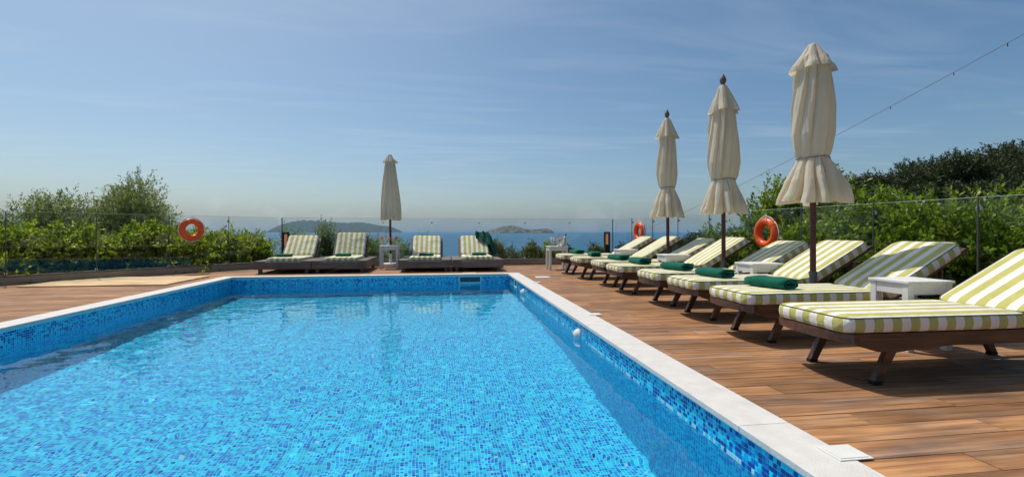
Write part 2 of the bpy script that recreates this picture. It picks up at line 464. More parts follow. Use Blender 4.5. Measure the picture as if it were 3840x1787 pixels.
tag(sl.build('terrace_slab', M['subfloor'], fix=False), kind='structure')

# ------------------------------------------------------------------ deck planks
PW, PL = .155, 1.20
deck = thing('deck', (0, 0, 0), None, None); deck['kind'] = 'structure'
planks = []
y = -1.2; row = 0
while y < FAR_Y + .02:
    ya, yb = y, y + PW
    spans = []
    yc = (ya + yb) / 2
    if yb <= PY0 - .24: spans = [(fence_left(yc), fence_right(yc))]
    elif ya >= PY1 + .235: spans = [(fence_left(yc) + .06, fence_right(yc) - .06)]
    else: spans = [(fence_left(yc) + .06, PX0 - .235), (PX1 + .235, fence_right(yc) - .06)]
    off = (row * .437 + .13 * math.sin(row * 2.1)) % PL
    for a, b_ in spans:
        x = a - off
        while x < b_:
            xa, xb = max(x, a), min(x + PL, b_)
            if xb - xa > .03: planks.append((xa, xb, ya, yb))
            x += PL
    y += PW; row += 1
def rank(p):
    c = ((p[0] + p[1]) / 2, (p[2] + p[3]) / 2, 0)
    if not in_frame(c, 0): return 0
    return 1 / proj(c)[2] ** 2
planks.sort(key=rank, reverse=True)
pm = {}
for i, (xa, xb, ya, yb) in enumerate(planks[:300]):
    key = round(xb - xa, 2)
    if key not in pm:
        pm[key] = MB().box(-(key) / 2 + .0018, key / 2 - .0018, -PW / 2 + .0022, PW / 2 - .0022, -.018, 0, .0015).mesh('plank', M['deck'])
    o = link('plank', pm[key], deck); o.location = ((xa + xb) / 2, (ya + yb) / 2, float(rng.uniform(-.0008, .0008)))
v, f, tone = [], [], []
for xa, xb, ya, yb in planks[300:]:
    g = .0018; o = len(v); xa += g; xb -= g; y0 = ya + g; y1 = yb - g
    v += [(xa, y0, -.018), (xb, y0, -.018), (xb, y1, -.018), (xa, y1, -.018), (xa, y0, 0), (xb, y0, 0), (xb, y1, 0), (xa, y1, 0)]
    f += [(o + 4, o + 5, o + 6, o + 7), (o, o + 1, o + 5, o + 4), (o + 1, o + 2, o + 6, o + 5), (o + 2, o + 3, o + 7, o + 6), (o + 3, o, o + 4, o + 7)]
    tone += [float(rng.random())] * 5
me = bpy.data.meshes.new('far_planks'); me.from_pydata(v, [], f)
a = me.attributes.new('tone', 'FLOAT', 'FACE'); a.data.foreach_set('value', np.array(tone, dtype=np.float32)); me.materials.append(M['deck'])
tag(link('far_planks', me, deck), kind='stuff')

# ------------------------------------------------------------------ pool: mosaic basin, coping, water
DEPTH, WATER = -1.40, -0.20
def tile_mat(name, stops, rough=.22):
    m, t, b = new_mat(name)
    at = t.nodes.new('ShaderNodeAttribute'); at.attribute_name = 'tone'
    oi = t.nodes.new('ShaderNodeObjectInfo')
    r = t.nodes.new('ShaderNodeValToRGB'); r.color_ramp.interpolation = 'CONSTANT'; e = r.color_ramp.elements
    e[0].position = 0; e[0].color = (*stops[0][1], 1); e[1].position = stops[1][0]; e[1].color = (*stops[1][1], 1)
    for p, c in stops[2:]:
        q = e.new(p); q.color = (*c, 1)
    t.links.new(at.outputs['Fac'], r.inputs[0]); t.links.new(r.outputs[0], b.inputs['Base Color'])
    b.inputs['Roughness'].default_value = rough; b.inputs['Specular IOR Level'].default_value = .5
    return m
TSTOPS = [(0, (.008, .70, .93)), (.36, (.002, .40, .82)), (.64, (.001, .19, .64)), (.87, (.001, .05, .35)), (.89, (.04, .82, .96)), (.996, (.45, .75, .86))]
M['tile'] = tile_mat('glass_mosaic', TSTOPS)
M['grout'] = mat('pale_grout', (.26, .86, .95), .9, .1, .05)
basin = thing('pool_basin', (0, 0, 0), None, None); basin['kind'] = 'structure'
bs = MB()
e = .0015
def q4(a, b_, c, d): bs.add([a, b_, c, d], [(0, 1, 2, 3)])
q4((PX0, PY0, DEPTH - e), (PX1, PY0, DEPTH - e), (PX1, PY1, DEPTH - e), (PX0, PY1, DEPTH - e))
q4((PX1 + e, PY1, DEPTH), (PX1 + e, PY0, DEPTH), (PX1 + e, PY0, -.03), (PX1 + e, PY1, -.03))
q4((PX0, PY1 + e, DEPTH), (PX1, PY1 + e, DEPTH), (PX1, PY1 + e, -.03), (PX0, PY1 + e, -.03))
q4((PX0 - e, PY0, DEPTH), (PX0 - e, PY1, DEPTH), (PX0 - e, PY1, -.03), (PX0 - e, PY0, -.03))
q4((PX1, PY0 - e, DEPTH), (PX0, PY0 - e, DEPTH), (PX0, PY0 - e, -.03), (PX1, PY0 - e, -.03))
o = bs.build('grout_bed', M['grout'], basin, fix=False); o.cycles.is_caustics_receiver = True

TP = .025
def tile_field(origin, u, v_, nu, nv, tone_fn, skip=None):
    i, j = np.meshgrid(np.arange(nu), np.arange(nv), indexing='ij'); i = i.ravel(); j = j.ravel()
    tone = tone_fn(i, j)
    if skip is not None:
        k = ~skip(i, j); i, j, tone = i[k], j[k], tone[k]
    o_, u, v_ = map(np.array, (origin, u, v_)); g = .0019
    V = np.stack([o_ + np.outer((i + a_) * TP + (g if a_ == 0 else -g), u) + np.outer((j + b_) * TP + (g if b_ == 0 else -g), v_)
                  for a_, b_ in ((0, 0), (1, 0), (1, 1), (0, 1))], 1)
    return V, tone
nx, ny, nz = int(round((PX1 - PX0) / TP)), int(round((PY1 - PY0) / TP)), int((-.03 - DEPTH) / TP)
def plain(i, j): return rng.random(len(i))
top_row = nz - 1
def wall_tone(i, j):
    d = top_row - j
    t = rng.random(len(i)) * .86
    hi = d < 6
    t = np.where(hi, np.where(rng.random(len(i)) < .34, .88, t * .8), t)
    return t
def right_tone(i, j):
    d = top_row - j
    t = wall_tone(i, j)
    t = np.where((d == 5) & (rng.random(len(i)) < .45), .999, t)  # near-white tiles paint in sun and reflected sky along a limy waterline
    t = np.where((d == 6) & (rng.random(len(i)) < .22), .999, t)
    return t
fields = [tile_field((PX0, PY0, DEPTH), (1, 0, 0), (0, 1, 0), nx, ny, plain)]
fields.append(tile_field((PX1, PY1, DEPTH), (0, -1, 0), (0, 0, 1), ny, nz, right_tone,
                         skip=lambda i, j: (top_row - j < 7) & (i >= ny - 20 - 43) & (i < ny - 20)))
fields.append(tile_field((PX0, PY1, DEPTH), (1, 0, 0), (0, 0, 1), nx, nz, wall_tone))
fields.append(tile_field((PX0, PY0, DEPTH), (0, 1, 0), (0, 0, 1), ny, nz, wall_tone))
fields.append(tile_field((PX1, PY0, DEPTH), (-1, 0, 0), (0, 0, 1), nx, nz, wall_tone))
V = np.concatenate([a for a, _ in fields]); T = np.concatenate([b_ for _, b_ in fields])
o = link('mosaic', raw_quads('mosaic', V, M['tile'], T), basin); tag(o, kind='stuff'); o.cycles.is_caustics_receiver = True
# the tiles of the waterline band that show largest, one by one
tmesh = {}
def tile_mesh(k):
    if k not in tmesh:
        b_ = MB().box(-.004, 0, -TP / 2 + .0014, TP / 2 - .0014, -TP / 2 + .0014, TP / 2 - .0014, .0008)
        me = b_.mesh('mosaic_tile', M['tile'])
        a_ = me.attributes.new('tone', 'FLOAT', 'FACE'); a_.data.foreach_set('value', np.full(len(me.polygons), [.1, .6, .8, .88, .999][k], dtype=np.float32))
        tmesh[k] = me
    return tmesh[k]
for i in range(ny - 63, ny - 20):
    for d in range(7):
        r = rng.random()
        k = 4 if (d == 5 and r < .45) or (d == 6 and r < .22) else int(rng.choice([0, 1, 2, 3], p=[.24, .24, .18, .34] if d < 6 else [.3, .3, .3, .1]))  # white pick carries the same painted waterline glint and lime as right_tone
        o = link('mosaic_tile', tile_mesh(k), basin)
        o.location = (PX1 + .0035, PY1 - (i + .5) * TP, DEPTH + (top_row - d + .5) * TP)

# coping stones
coping = thing('coping', (0, 0, 0), None, None); coping['kind'] = 'structure'
CW, OV = .24, .03
def stones(a, b_, n, fn):
    for k in range(n):
        fn(a + (b_ - a) * k / n + .0003, a + (b_ - a) * (k + 1) / n - .0003)
def cstone(x0, x1, y0, y1):
    c = MB().box(x0, x1, y0, y1, -.028, .006, .0035).build('coping_stone', M['coping'], coping)
    # each slab starts elsewhere in the stone's figure
stones(PY0 - CW, PY1, 6, lambda a, b_: cstone(PX1 - OV, PX1 + CW, a, b_))
stones(PY0 - CW, PY1, 11, lambda a, b_: cstone(PX0 - CW, PX0 + OV, a, b_))
stones(PX0 - CW, PX1 + CW, 6, lambda a, b_: cstone(a, b_, PY1 - OV + .031, PY1 + CW))
stones(PX0 + OV, PX1 - OV, 6, lambda a, b_: cstone(a, b_, PY0 - CW, PY0 + OV))

# water: a really rippled sheet
sp = .025; wx = int((PX1 - PX0) / sp) + 1; wy = int((PY1 - PY0) / sp) + 1
X, Y = np.meshgrid(np.linspace(PX0, PX1, wx), np.linspace(PY0, PY1, wy), indexing='ij'); Z = np.zeros_like(X)
for k in range(46):
    L = math.exp(rng.uniform(math.log(.11), math.log(.55))); th = rng.uniform(0, 2 * math.pi)
    Z += .0041 * L / (2 * math.pi) * np.sin(2 * math.pi / L * (X * math.cos(th) + Y * math.sin(th)) + rng.uniform(0, 6.28))
gust = .75 + .35 * np.sin(.9 * X + 1.3) * np.sin(.7 * Y + .4) + .2 * np.sin(1.7 * X - .8 * Y)
V = np.stack([X, Y, Z * gust + WATER], -1).reshape(-1, 3)
i, j = np.meshgrid(np.arange(wx - 1), np.arange(wy - 1), indexing='ij'); a = (i * wy + j).ravel()
F = np.stack([a, a + wy, a + wy + 1, a + 1], 1)
me = bpy.data.meshes.new('pool_water'); me.from_pydata(V.tolist(), [], F.tolist())
me.polygons.foreach_set('use_smooth', np.ones(len(F), dtype=bool))
m, t, b = new_mat('pool_water'); t.nodes.remove(b)
gl = t.nodes.new('ShaderNodeBsdfGlass'); gl.inputs['IOR'].default_value = 1.33; gl.inputs['Roughness'].default_value = 0
gl.inputs[0].default_value = (.86, .98, 1, 1); t.links.new(gl.outputs[0], t.nodes['Material Output'].inputs[0])
me.materials.append(m); o = link('pool_water', me); tag(o, kind='structure'); o.cycles.is_caustics_caster = True

# ------------------------------------------------------------------ sea, islands, hillside
m, t, b = new_mat('sea_water')
b.inputs['Base Color'].default_value = (.014, .100, .19, 1); b.inputs['Roughness'].default_value = .4
b.inputs['Specular IOR Level'].default_value = .16
co = t.nodes.new('ShaderNodeTexCoord')
n = t.nodes.new('ShaderNodeTexNoise'); n.inputs['Scale'].default_value = .02; n.inputs['Detail'].default_value = 8; n.inputs['Roughness'].default_value = .7
mpn = t.nodes.new('ShaderNodeMapping'); mpn.inputs['Scale'].default_value = (.5, 1.6, 1)
t.links.new(co.outputs['Object'], mpn.inputs[0]); t.links.new(mpn.outputs[0], n.inputs['Vector'])
bp = t.nodes.new('ShaderNodeBump'); bp.inputs['Strength'].default_value = .5; bp.inputs['Distance'].default_value = 6
t.links.new(n.outputs[0], bp.inputs['Height']); t.links.new(bp.outputs[0], b.inputs['Normal'])
M['sea'] = m
SEA = -30.0
sb = MB(); sb.lathe([(.5, 0), (300, 0), (3000, 0), (24000, 0)], 96, (0, 0, SEA), caps=False)
tag(sb.build('sea', M['sea'], fix=False), kind='structure')

m, t, b = new_mat('island_scrub')
co = t.nodes.new('ShaderNodeTexCoord'); n = t.nodes.new('ShaderNodeTexNoise'); n.inputs['Scale'].default_value = .012; n.inputs['Detail'].default_value = 8
t.links.new(co.outputs['Object'], n.inputs['Vector'])
rp = t.nodes.new('ShaderNodeValToRGB'); rp.color_ramp.elements[0].position = .35; rp.color_ramp.elements[0].color = (.022, .045, .018, 1)
rp.color_ramp.elements[1].position = .68; rp.color_ramp.elements[1].color = (.075, .085, .04, 1)
t.links.new(n.outputs[0], rp.inputs[0]); t.links.new(rp.outputs[0], b.inputs['Base Color']); b.inputs['Roughness'].default_value = .95; b.inputs['Specular IOR Level'].default_value = .05
M['scrub'] = m
m, t, b = new_mat('island_rock')
co = t.nodes.new('ShaderNodeTexCoord'); n = t.nodes.new('ShaderNodeTexNoise'); n.inputs['Scale'].default_value = .015; n.inputs['Detail'].default_value = 8
t.links.new(co.outputs['Object'], n.inputs['Vector'])
rp = t.nodes.new('ShaderNodeValToRGB'); rp.color_ramp.elements[0].position = .42; rp.color_ramp.elements[0].color = (.035, .05, .022, 1)
rp.color_ramp.elements[1].position = .62; rp.color_ramp.elements[1].color = (.26, .19, .12, 1)
t.links.new(n.outputs[0], rp.inputs[0]); t.links.new(rp.outputs[0], b.inputs['Base Color']); b.inputs['Roughness'].default_value = .95; b.inputs['Specular IOR Level'].default_value = .05
M['rock'] = m

TH = R(8.2)
def bearing(u, D):
    """world xy at depth D on the bearing of picture column u"""
    L = (u - 1920) / 1780 * D
    return (L * math.cos(TH) + D * math.sin(TH), D * math.cos(TH) - L * math.sin(TH))
def island(name, prof, D, m, label, depth, rough, seed):
    """a hilly island: ridge heights along its length, falling to the shore at front and back"""
    r2 = np.random.default_rng(seed)
    us = [p[0] for p in prof]; hs = [(871 - p[1]) / 1780 * D for p in prof]
    nu, nv = 260, 36
    v = []
    ph = r2.uniform(0, 6.28, (40, 2)); fr = r2.uniform(.2, 1.0, (40, 2))
    for i in range(nu):
        u = us[0] + (us[-1] - us[0]) * i / (nu - 1); h = np.interp(u, us, hs)
        for j in range(nv):
            s_ = j / (nv - 1) * 2 - 1
            x, y_ = bearing(u, D + s_ * depth * (.25 + .75 * min(1, h / max(hs) * 1.5)))
            q = max(0, 1 - abs(s_) ** 1.6)
            nse = sum(math.sin(fr[k, 0] * i * .35 * (1 + k * .15) + ph[k, 0]) * math.sin(fr[k, 1] * j * .8 + ph[k, 1]) / (1 + k * .3) for k in range(14))
            z = h * q * (1 + .03 * nse) + rough * r2.uniform(-.5, 1) * (q > .02) * min(1, h / 40)
            v.append((x, y_, SEA - 4 + 4 * min(1, q * 9 + .0) + z))
    f = [(i * nv + j, (i + 1) * nv + j, (i + 1) * nv + j + 1, i * nv + j + 1) for i in range(nu - 1) for j in range(nv - 1)]
    b_ = MB(); b_.v = v; b_.f = f
    o = b_.build(name, m, None, smooth=False)
    tag(o, label, None, None, 'structure')
    return o
island('island', [(985, 873), (1005, 866), (1054, 842), (1093, 831.5), (1130, 828), (1176, 826.5), (1220, 830), (1262, 836), (1300, 835), (1336, 833.5), (1380, 838), (1420, 845), (1458, 848), (1490, 860), (1513, 871)],
       11000, M['scrub'], 'long wooded island across the bay', 700, 9, 3)
island('island', [(1808, 873), (1836, 860.6), (1864, 852.4), (1895, 846), (1921, 843.5), (1945, 848), (1969, 857), (2007, 857.5), (2033, 855.5), (2050, 855.5), (2066, 860), (2083, 872)],
       7600, M['rock'], 'small rocky islet in the open sea', 320, 4, 4)
island('headland', [(2640, 873), (2720, 866), (2790, 858), (2850, 850), (2960, 846), (3300, 826), (3700, 818), (4300, 812)],
       5200, M['scrub'], 'far wooded headland beyond the right hand garden', 700, 6, 5)

# hillside below and beside the terrace
m, t, b = new_mat('hillside_soil')
co = t.nodes.new('ShaderNodeTexCoord'); n = t.nodes.new('ShaderNodeTexNoise'); n.inputs['Scale'].default_value = .5; n.inputs['Detail'].default_value = 8
t.links.new(co.outputs['Object'], n.inputs['Vector'])
rp = t.nodes.new('ShaderNodeValToRGB'); rp.color_ramp.elements[0].position = .4; rp.color_ramp.elements[0].color = (.035, .05, .014, 1)
rp.color_ramp.elements[1].position = .65; rp.color_ramp.elements[1].color = (.14, .12, .06, 1)
t.links.new(n.outputs[0], rp.inputs[0]); t.links.new(rp.outputs[0], b.inputs['Base Color']); b.inputs['Roughness'].default_value = 1
M['soil'] = m
def ground_z(x, y_):
    d = max(0.0, y_ - 14.0)
    z = -1.15 - .30 * d - .0012 * d * d
    lft = max(0.0, -x - 9.0); z -= .10 * lft
    z = max(z, -42.0)
    # the slope that climbs on the right
    r_ = max(0.0, x - 9.0)
    climb = .16 * min(r_, 70) * math.exp(-max(0, y_ - 18) / 60.0)
    w = min(1, r_ / 16)
    z = z * (1 - w) + w * max(z * .35, -1.4 - .10 * d) + climb
    return z + .15 * math.sin(x * .8) * math.sin(y_ * .7)
xs = np.concatenate([np.linspace(-90, -12, 27), np.linspace(-10, 14, 25), np.linspace(16, 150, 45)])
ys = np.concatenate([np.linspace(-30, 12, 22), np.linspace(14, 40, 27), np.linspace(43, 190, 50)])
v = [(x, y_, ground_z(x, y_) if not (-9 < x < 5.6 and y_ < 13) else -2.2) for x in xs for y_ in ys]
f = [(i * len(ys) + j, (i + 1) * len(ys) + j, (i + 1) * len(ys) + j + 1, i * len(ys) + j + 1) for i in range(len(xs) - 1) for j in range(len(ys) - 1)]
b_ = MB(); b_.v = v; b_.f = f; tag(b_.build('hillside', M['soil'], smooth=True, fix=False), kind='structure')

# the air over the bay
hz = MB().box(-25000, 25000, -25000, 25000, SEA - 6, 340).build('haze', M['white'])
hz.data.materials.clear()
m = bpy.data.materials.new('haze_air'); m.use_nodes = True; t = m.node_tree; t.nodes.clear()
ou = t.nodes.new('ShaderNodeOutputMaterial'); vo = t.nodes.new('ShaderNodeVolumePrincipled')
vo.inputs['Color'].default_value = (.62, .77, .97, 1); vo.inputs['Density'].default_value = 2.8e-5; vo.inputs['Anisotropy'].default_value = .2
t.links.new(vo.outputs[0], ou.inputs['Volume']); hz.data.materials.append(m); tag(hz, kind='stuff')

# ------------------------------------------------------------------ glass fence
def fence(P0, P1, n, label, posts):
    """concrete upstand, glass panes, clamps at the joints"""
    P0, P1 = Vector((*P0, 0)), Vector((*P1, 0)); d = P1 - P0; L = d.length
    root = thing('glass_fence', P0, label, 'fence', None, math.atan2(d.y, d.x))
    MB().box(0, L, -.075, .075, -.02, .145, .006).build('base', M['concrete'], root)
    MB().box(0, L, -.085, .085, .1455, .165, .004).build('base_cap', M['capmetal'], root)
    pw = L / n
    for k in range(n):
        MB().box(k * pw + .006, (k + 1) * pw - .006, -.006, .006, .167, 1.296).build('glass_pane', M['glass'], root)
        MB().box(k * pw + .006, (k + 1) * pw - .006, -.0062, .0062, 1.2965, 1.301).build('pane_edge', M['edge'], root)
        if k:
            c = MB().box(k * pw - .022, k * pw + .022, -.016, .016, 1.16, 1.205, .003).build('clamp', M['steel'], root)
            MB().tube([(k * pw, -.0162, 1.1825), (k * pw, -.020, 1.1825)], .007, 8).build('bolt', M['capmetal'], c)
            MB().box(k * pw - .022, k * pw + .022, -.016, .016, .17, .215, .003).build('clamp', M['steel'], root)
        if posts and k:
            MB().box(k * pw - .007, k * pw + .007, .017, .029, .166, 1.30, .002).build('post', M['capmetal'], root)
    for k in ((0, n) if not posts else ()):
        MB().box(k * pw - .012, k * pw + .012, -.012, .012, .166, 1.30, .002).build('post', M['capmetal'], root)
    return root
fence((CL[0] + .03, FAR_Y), (CR[0] - .03, FAR_Y), 7, 'long frameless glass fence facing the sea with square steel clamps', False)
fence((CL[0] - .05, FAR_Y - .06), LEND, 6, 'angled glass fence in front of the leafy hedge, lifebuoy hung on it', True)
fence(REND, (CR[0] + .02, FAR_Y - .05), 12, 'glass fence behind the row of teak loungers', True)

# ------------------------------------------------------------------ cushions and towels
def cushion(L, W, T, rc=.085, pillow=.012):
    """boxed cushion x 0..L, y +-W/2, z 0..T; uv.x in metres across the stripes"""
    out = []
    def arc(cx, cy, a0):
        for k in range(6):
            th = a0 + math.pi / 2 * k / 5; out.append((cx + rc * math.cos(th), cy + rc * math.sin(th)))
    nL = 10; nW = 6
    hw = W / 2
    for k in range(nW): out.append((0, (hw - rc) - (2 * (hw - rc)) * k / nW))
    arc(rc, -hw + rc, math.pi)
    for k in range(1, nL): out.append((rc + (L - 2 * rc) * k / nL, -hw))
    arc(L - rc, -hw + rc, 1.5 * math.pi)
    for k in range(1, nW): out.append((L, -hw + rc + (2 * (hw - rc)) * k / nW))
    arc(L - rc, hw - rc, 0)
    for k in range(1, nL): out.append((L - rc - (L - 2 * rc) * k / nL, hw))
    arc(rc, hw - rc, .5 * math.pi)
    out = [p for k, p in enumerate(out) if k == 0 or (abs(p[0] - out[k - 1][0]) + abs(p[1] - out[k - 1][1]) > 1e-5)]
    if abs(out[0][0] - out[-1][0]) + abs(out[0][1] - out[-1][1]) < 1e-5: out.pop()
    n = len(out)
    # arc length, zero at the middle of the foot end, sign so that it equals y there
    s_ = [0.0]
    for k in range(1, n + 1):
        p, q = out[k % n], out[k - 1]; s_.append(s_[-1] + math.hypot(p[0] - q[0], p[1] - q[1]))
    s_ = [(hw - rc) - x for x in s_]
    cx = L / 2
    def inset(p, d):
        x = min(max(p[0], rc), L - rc); y_ = min(max(p[1], -hw + rc), hw - rc)
        dx, dy = p[0] - x, p[1] - y_; l = math.hypot(dx, dy)
        return (p[0] - dx / l * d, p[1] - dy / l * d) if l > 1e-6 else p
    rings = [(.018, 0), (.004, .006), (-.003, T * .28), (-.006, T * .5), (-.003, T * .75), (.002, T - .010), (.010, T - .002), (rc * .35, T + pillow * .35), (rc * .62, T + pillow * .8), (rc * .85, T + pillow)]
    b_ = MB()
    for d, z in rings:
        for p in out:
            q = inset(p, d); b_.v.append((q[0], q[1], z))
    uv = []
    for i in range(len(rings) - 1):
        for k in range(n):
            k2 = (k + 1) % n
            A, B, C, D = i * n + k, i * n + k2, (i + 1) * n + k2, (i + 1) * n + k
            b_.f.append((A, B, C, D))
            if i < 6: uv += [(s_[k], 0), (s_[k + 1], 0), (s_[k + 1], 0), (s_[k], 0)]
            else: uv += [(b_.v[w][1], 0) for w in (A, B, C, D)]
    top = tuple((len(rings) - 1) * n + k for k in range(n)); b_.f.append(top); uv += [(b_.v[w][1], 0) for w in top]
    bot = tuple(range(n))[::-1]; b_.f.append(bot); uv += [(b_.v[w][1], 0) for w in bot]
    b_.uv = uv
    pip = MB().tube([(*inset(p, .006), T - .004) for p in out], .0042, 6, closed=True)
    return b_, pip

def put_cushion(name, L, W, T, parent, mtx, **kw):
    b_, p = cushion(L, W, T, **kw)
    o = link(name, b_.mesh(name, M['stripe'], True), parent); o.data.set_sharp_from_angle(angle=R(50)); o.matrix_local = mtx
    p.build('piping', M['piping'], o, smooth=True)
    return o

def towel_mesh(w, h, ln, seed):
    """towel folded over and over: a flattened coil of thick cloth, axis along y"""
    r2 = np.random.default_rng(seed)
    pts = []; turns = 2.35; n = 64
    for k in range(n + 1):
        th = turns * 2 * math.pi * k / n; s_ = 1 - .62 * k / n
        c, q = math.cos(th + .5), math.sin(th + .5)
        pts.append((math.copysign(abs(c) ** .62, c) * w / 2 * s_, math.copysign(abs(q) ** .8, q) * h / 2 * (1 - .68 * k / n)))
    b_ = MB(); nl = 9; th_ = h * .115
    for side in (1, -1):
        for k, (x, z) in enumerate(pts):
            p, q = pts[max(k - 1, 0)], pts[min(k + 1, n)]; dx, dz = q[0] - p[0], q[1] - p[1]; l = math.hypot(dx, dz)
            for j in range(nl):
                y_ = (j / (nl - 1) - .5) * ln * (1 + .012 * math.sin(k * .9))
                bul = .004 * math.sin(j * 1.7 + k * .25 + seed)
                e_ = 1 - .55 * (abs(j / (nl - 1) - .5) * 2) ** 10
                b_.v.append((x + side * dz / l * th_ * e_, y_, z - side * dx / l * th_ * e_ + bul * (1 if z > 0 else 0) + h / 2))
    N = (n + 1) * nl
    for k in range(n):
        for j in range(nl - 1):
            a_ = k * nl + j; b_.f.append((a_, a_ + nl, a_ + nl + 1, a_ + 1)); a2 = a_ + N; b_.f.append((a2, a2 + 1, a2 + nl + 1, a2 + nl))
        b_.f.append((k * nl, k * nl + N, (k + 1) * nl + N, (k + 1) * nl)); e2 = nl - 1
        b_.f.append((k * nl + e2, (k + 1) * nl + e2, (k + 1) * nl + e2 + N, k * nl + e2 + N))
    for k in (0, n):
        for j in range(nl - 1): b_.f.append((k * nl + j, k * nl + j + 1, k * nl + j + 1 + N, k * nl + j + N))
    zmin = min(p[2] for p in b_.v); b_.v = [(p[0], p[1], p[2] - zmin) for p in b_.v]
    return b_

# ------------------------------------------------------------------ teak loungers on the right
SEAT_L, BACK_L, LW, CT = 1.34, .88, .63, .095
def make_lounger():
    root = thing('sun_lounger', (0, 0, 0), 'x', 'sun lounger', 'striped teak loungers along the pool')
    hw = LW / 2
    # bowed foot rail
    pts = [(.035 - .055 * (1 - (y_ / hw) ** 2), y_, .298) for y_ in np.linspace(-hw - .015, hw + .015, 13)]
    fr = MB()
    for k in range(len(pts) - 1):
        (xa, ya, za), (xb, yb, zb) = pts[k], pts[k + 1]
        fr.add([(xa - .014, ya, za - .030), (xa + .026, ya, za - .036), (xa + .026, ya, za + .026), (xa - .014, ya, za + .026),
                (xb - .014, yb, zb - .030), (xb + .026, yb, zb - .036), (xb + .026, yb, zb + .026), (xb - .014, yb, zb + .026)],
               [(0, 1, 5, 4), (1, 2, 6, 5), (2, 3, 7, 6), (3, 0, 4, 7)] + ([(3, 2, 1, 0)] if k == 0 else []) + ([(4, 5, 6, 7)] if k == len(pts) - 2 else []))
    fr.build('foot_rail', M['teak'], root)
    prof = [(.03, .325), (.03, .285), (.10, .245), (.20, .215), (.32, .205), (.50, .225), (.75, .240), (1.75, .240), (2.02, .262), (2.05, .29), (2.02, .325)]
    for s in (1, -1):
        MB().prism(prof, s * (hw - .004), s * (hw - .036)).build('side_rail', M['teak'], root)
    for xt, xf in ((.37, .24), (1.62, 1.76)):
        for s in (1, -1):
            y_ = s * (hw - .055)
            top, foot = Vector((xt, y_, .27)), Vector((xf, y_, .022))
            lg = MB()
            def ring(c, a_, b2): return [(c.x - a_, c.y - b2, c.z), (c.x + a_, c.y - b2, c.z), (c.x + a_, c.y + b2, c.z), (c.x - a_, c.y + b2, c.z)]
            lg.add(ring(foot, .027, .019) + ring(top, .036, .019), [(3, 2, 1, 0), (4, 5, 6, 7), (0, 1, 5, 4), (1, 2, 6, 5), (2, 3, 7, 6), (3, 0, 4, 7)])
            l_ = lg.build('leg', M['teak'], root)
            MB().box(xf - .033, xf + .030, y_ - .022, y_ + .022, 0, .026, .004).build('rubber_foot', M['rubber'], l_)
    for k in range(9):
        x = .13 + k * .145
        MB().box(x, x + .085, -hw + .037, hw - .037, .298, .318, .003).build('slat', M['teak'], root)
    ang = R(28); hx, hz_ = SEAT_L, .318
    BM = Matrix.Translation((hx, 0, hz_)) @ Matrix.Rotation(-ang, 4, 'Y')
    bk = MB().box(0, .96, hw - .075, hw - .040, -.030, .010, .004).box(0, .96, -hw + .040, -hw + .075, -.030, .010, .004).box(.90, .955, -hw + .0755, hw - .0755, -.028, .008, .004)
    o = bk.build('back_frame', M['teak'], root); o.matrix_local = BM
    for k in range(6):
        x = .06 + k * .14
        MB().box(x, x + .085, -hw + .076, hw - .076, -.022, -.003, .003).build('slat', M['teak'], o)
    for s in (1, -1):
        MB().tube([(hx + .55, s * (hw - .05), .25), (hx + .62, s * (hw - .09), .60)], .014, 8).build('back_prop', M['teak'], root)
    put_cushion('seat_cushion', SEAT_L - .012, LW, CT, root, Matrix.Translation((-.02, 0, .329)))
    put_cushion('back_cushion', BACK_L, LW, CT, root, Matrix.Translation((hx - .004, 0, hz_ + .010)) @ Matrix.Rotation(-ang, 4, 'Y') @ Matrix.Translation((.018, 0, .003)))
    return root
LX = [2.58, 2.61, 2.67, 2.61, 2.63, 2.60, 2.53, 2.42]
LY = [10.44, 9.27, 8.09, 7.09, 5.90, 4.96, 3.95, 2.86]
LLAB = ['teak lounger with striped cushion beside the champagne table, at the sea end of the row',
        'striped teak lounger second from the sea fence, beside the farthest slatted side table',
        'striped teak lounger third from the sea fence, next to the first parasol pole',
        'striped teak lounger fourth from the sea fence, between a side table and a parasol',
        'striped teak lounger fifth from the sea fence, back partly in parasol shade',
        'striped teak lounger sixth from the sea fence, back fully sunlit beside the large parasol',
        'striped teak lounger seventh from the sea fence, large green towel on its foot end',
        'striped teak lounger without a towel, last of the row away from the sea']
lg0 = make_lounger()
towels = {}
for k in range(8):
    r_ = lg0 if k == 0 else copy_tree(lg0, (0, 0, 0))
    rz = R([0, .8, -.6, .5, -.4, .6, 0, -.8][k])
    r_.location = (LX[k], LY[k], 0); r_.rotation_euler = (0, 0, rz); r_['label'] = LLAB[k]
    dA = R([0, 1.2, -.8, 1.6, -1.0, .8, 1.4, -.6][k])
    if k:
        H = Matrix.Translation((SEAT_L, 0, .318))
        for ch in r_.children:
            if ch.name.startswith('back_frame') or ch.name.startswith('back_cushion'):
                ch.matrix_basis = H @ Matrix.Rotation(-dA, 4, 'Y') @ H.inverted() @ ch.matrix_basis
    if k < 7:
        o = towel_mesh(.225, .088, .40, k + 3).build('folded_towel', M['towel'], None, smooth=True)
        o.location = (LX[k] + [.42, .42, .42, .45, .43, .43, .44][k], LY[k] + .02, .329 + CT + .0125); o.rotation_euler = (0, 0, R([8, -6, 14, 4, 18, 12, 16][k]))
        tag(o, 'dark green folded towel on the ' + ['lounger nearest the champagne table', 'second lounger from the sea fence', 'third lounger from the sea fence', 'fourth lounger from the sea fence', 'fifth lounger from the sea fence', 'sixth lounger from the sea fence', 'seventh lounger from the sea fence'][k], 'towel', 'green towels on the loungers')

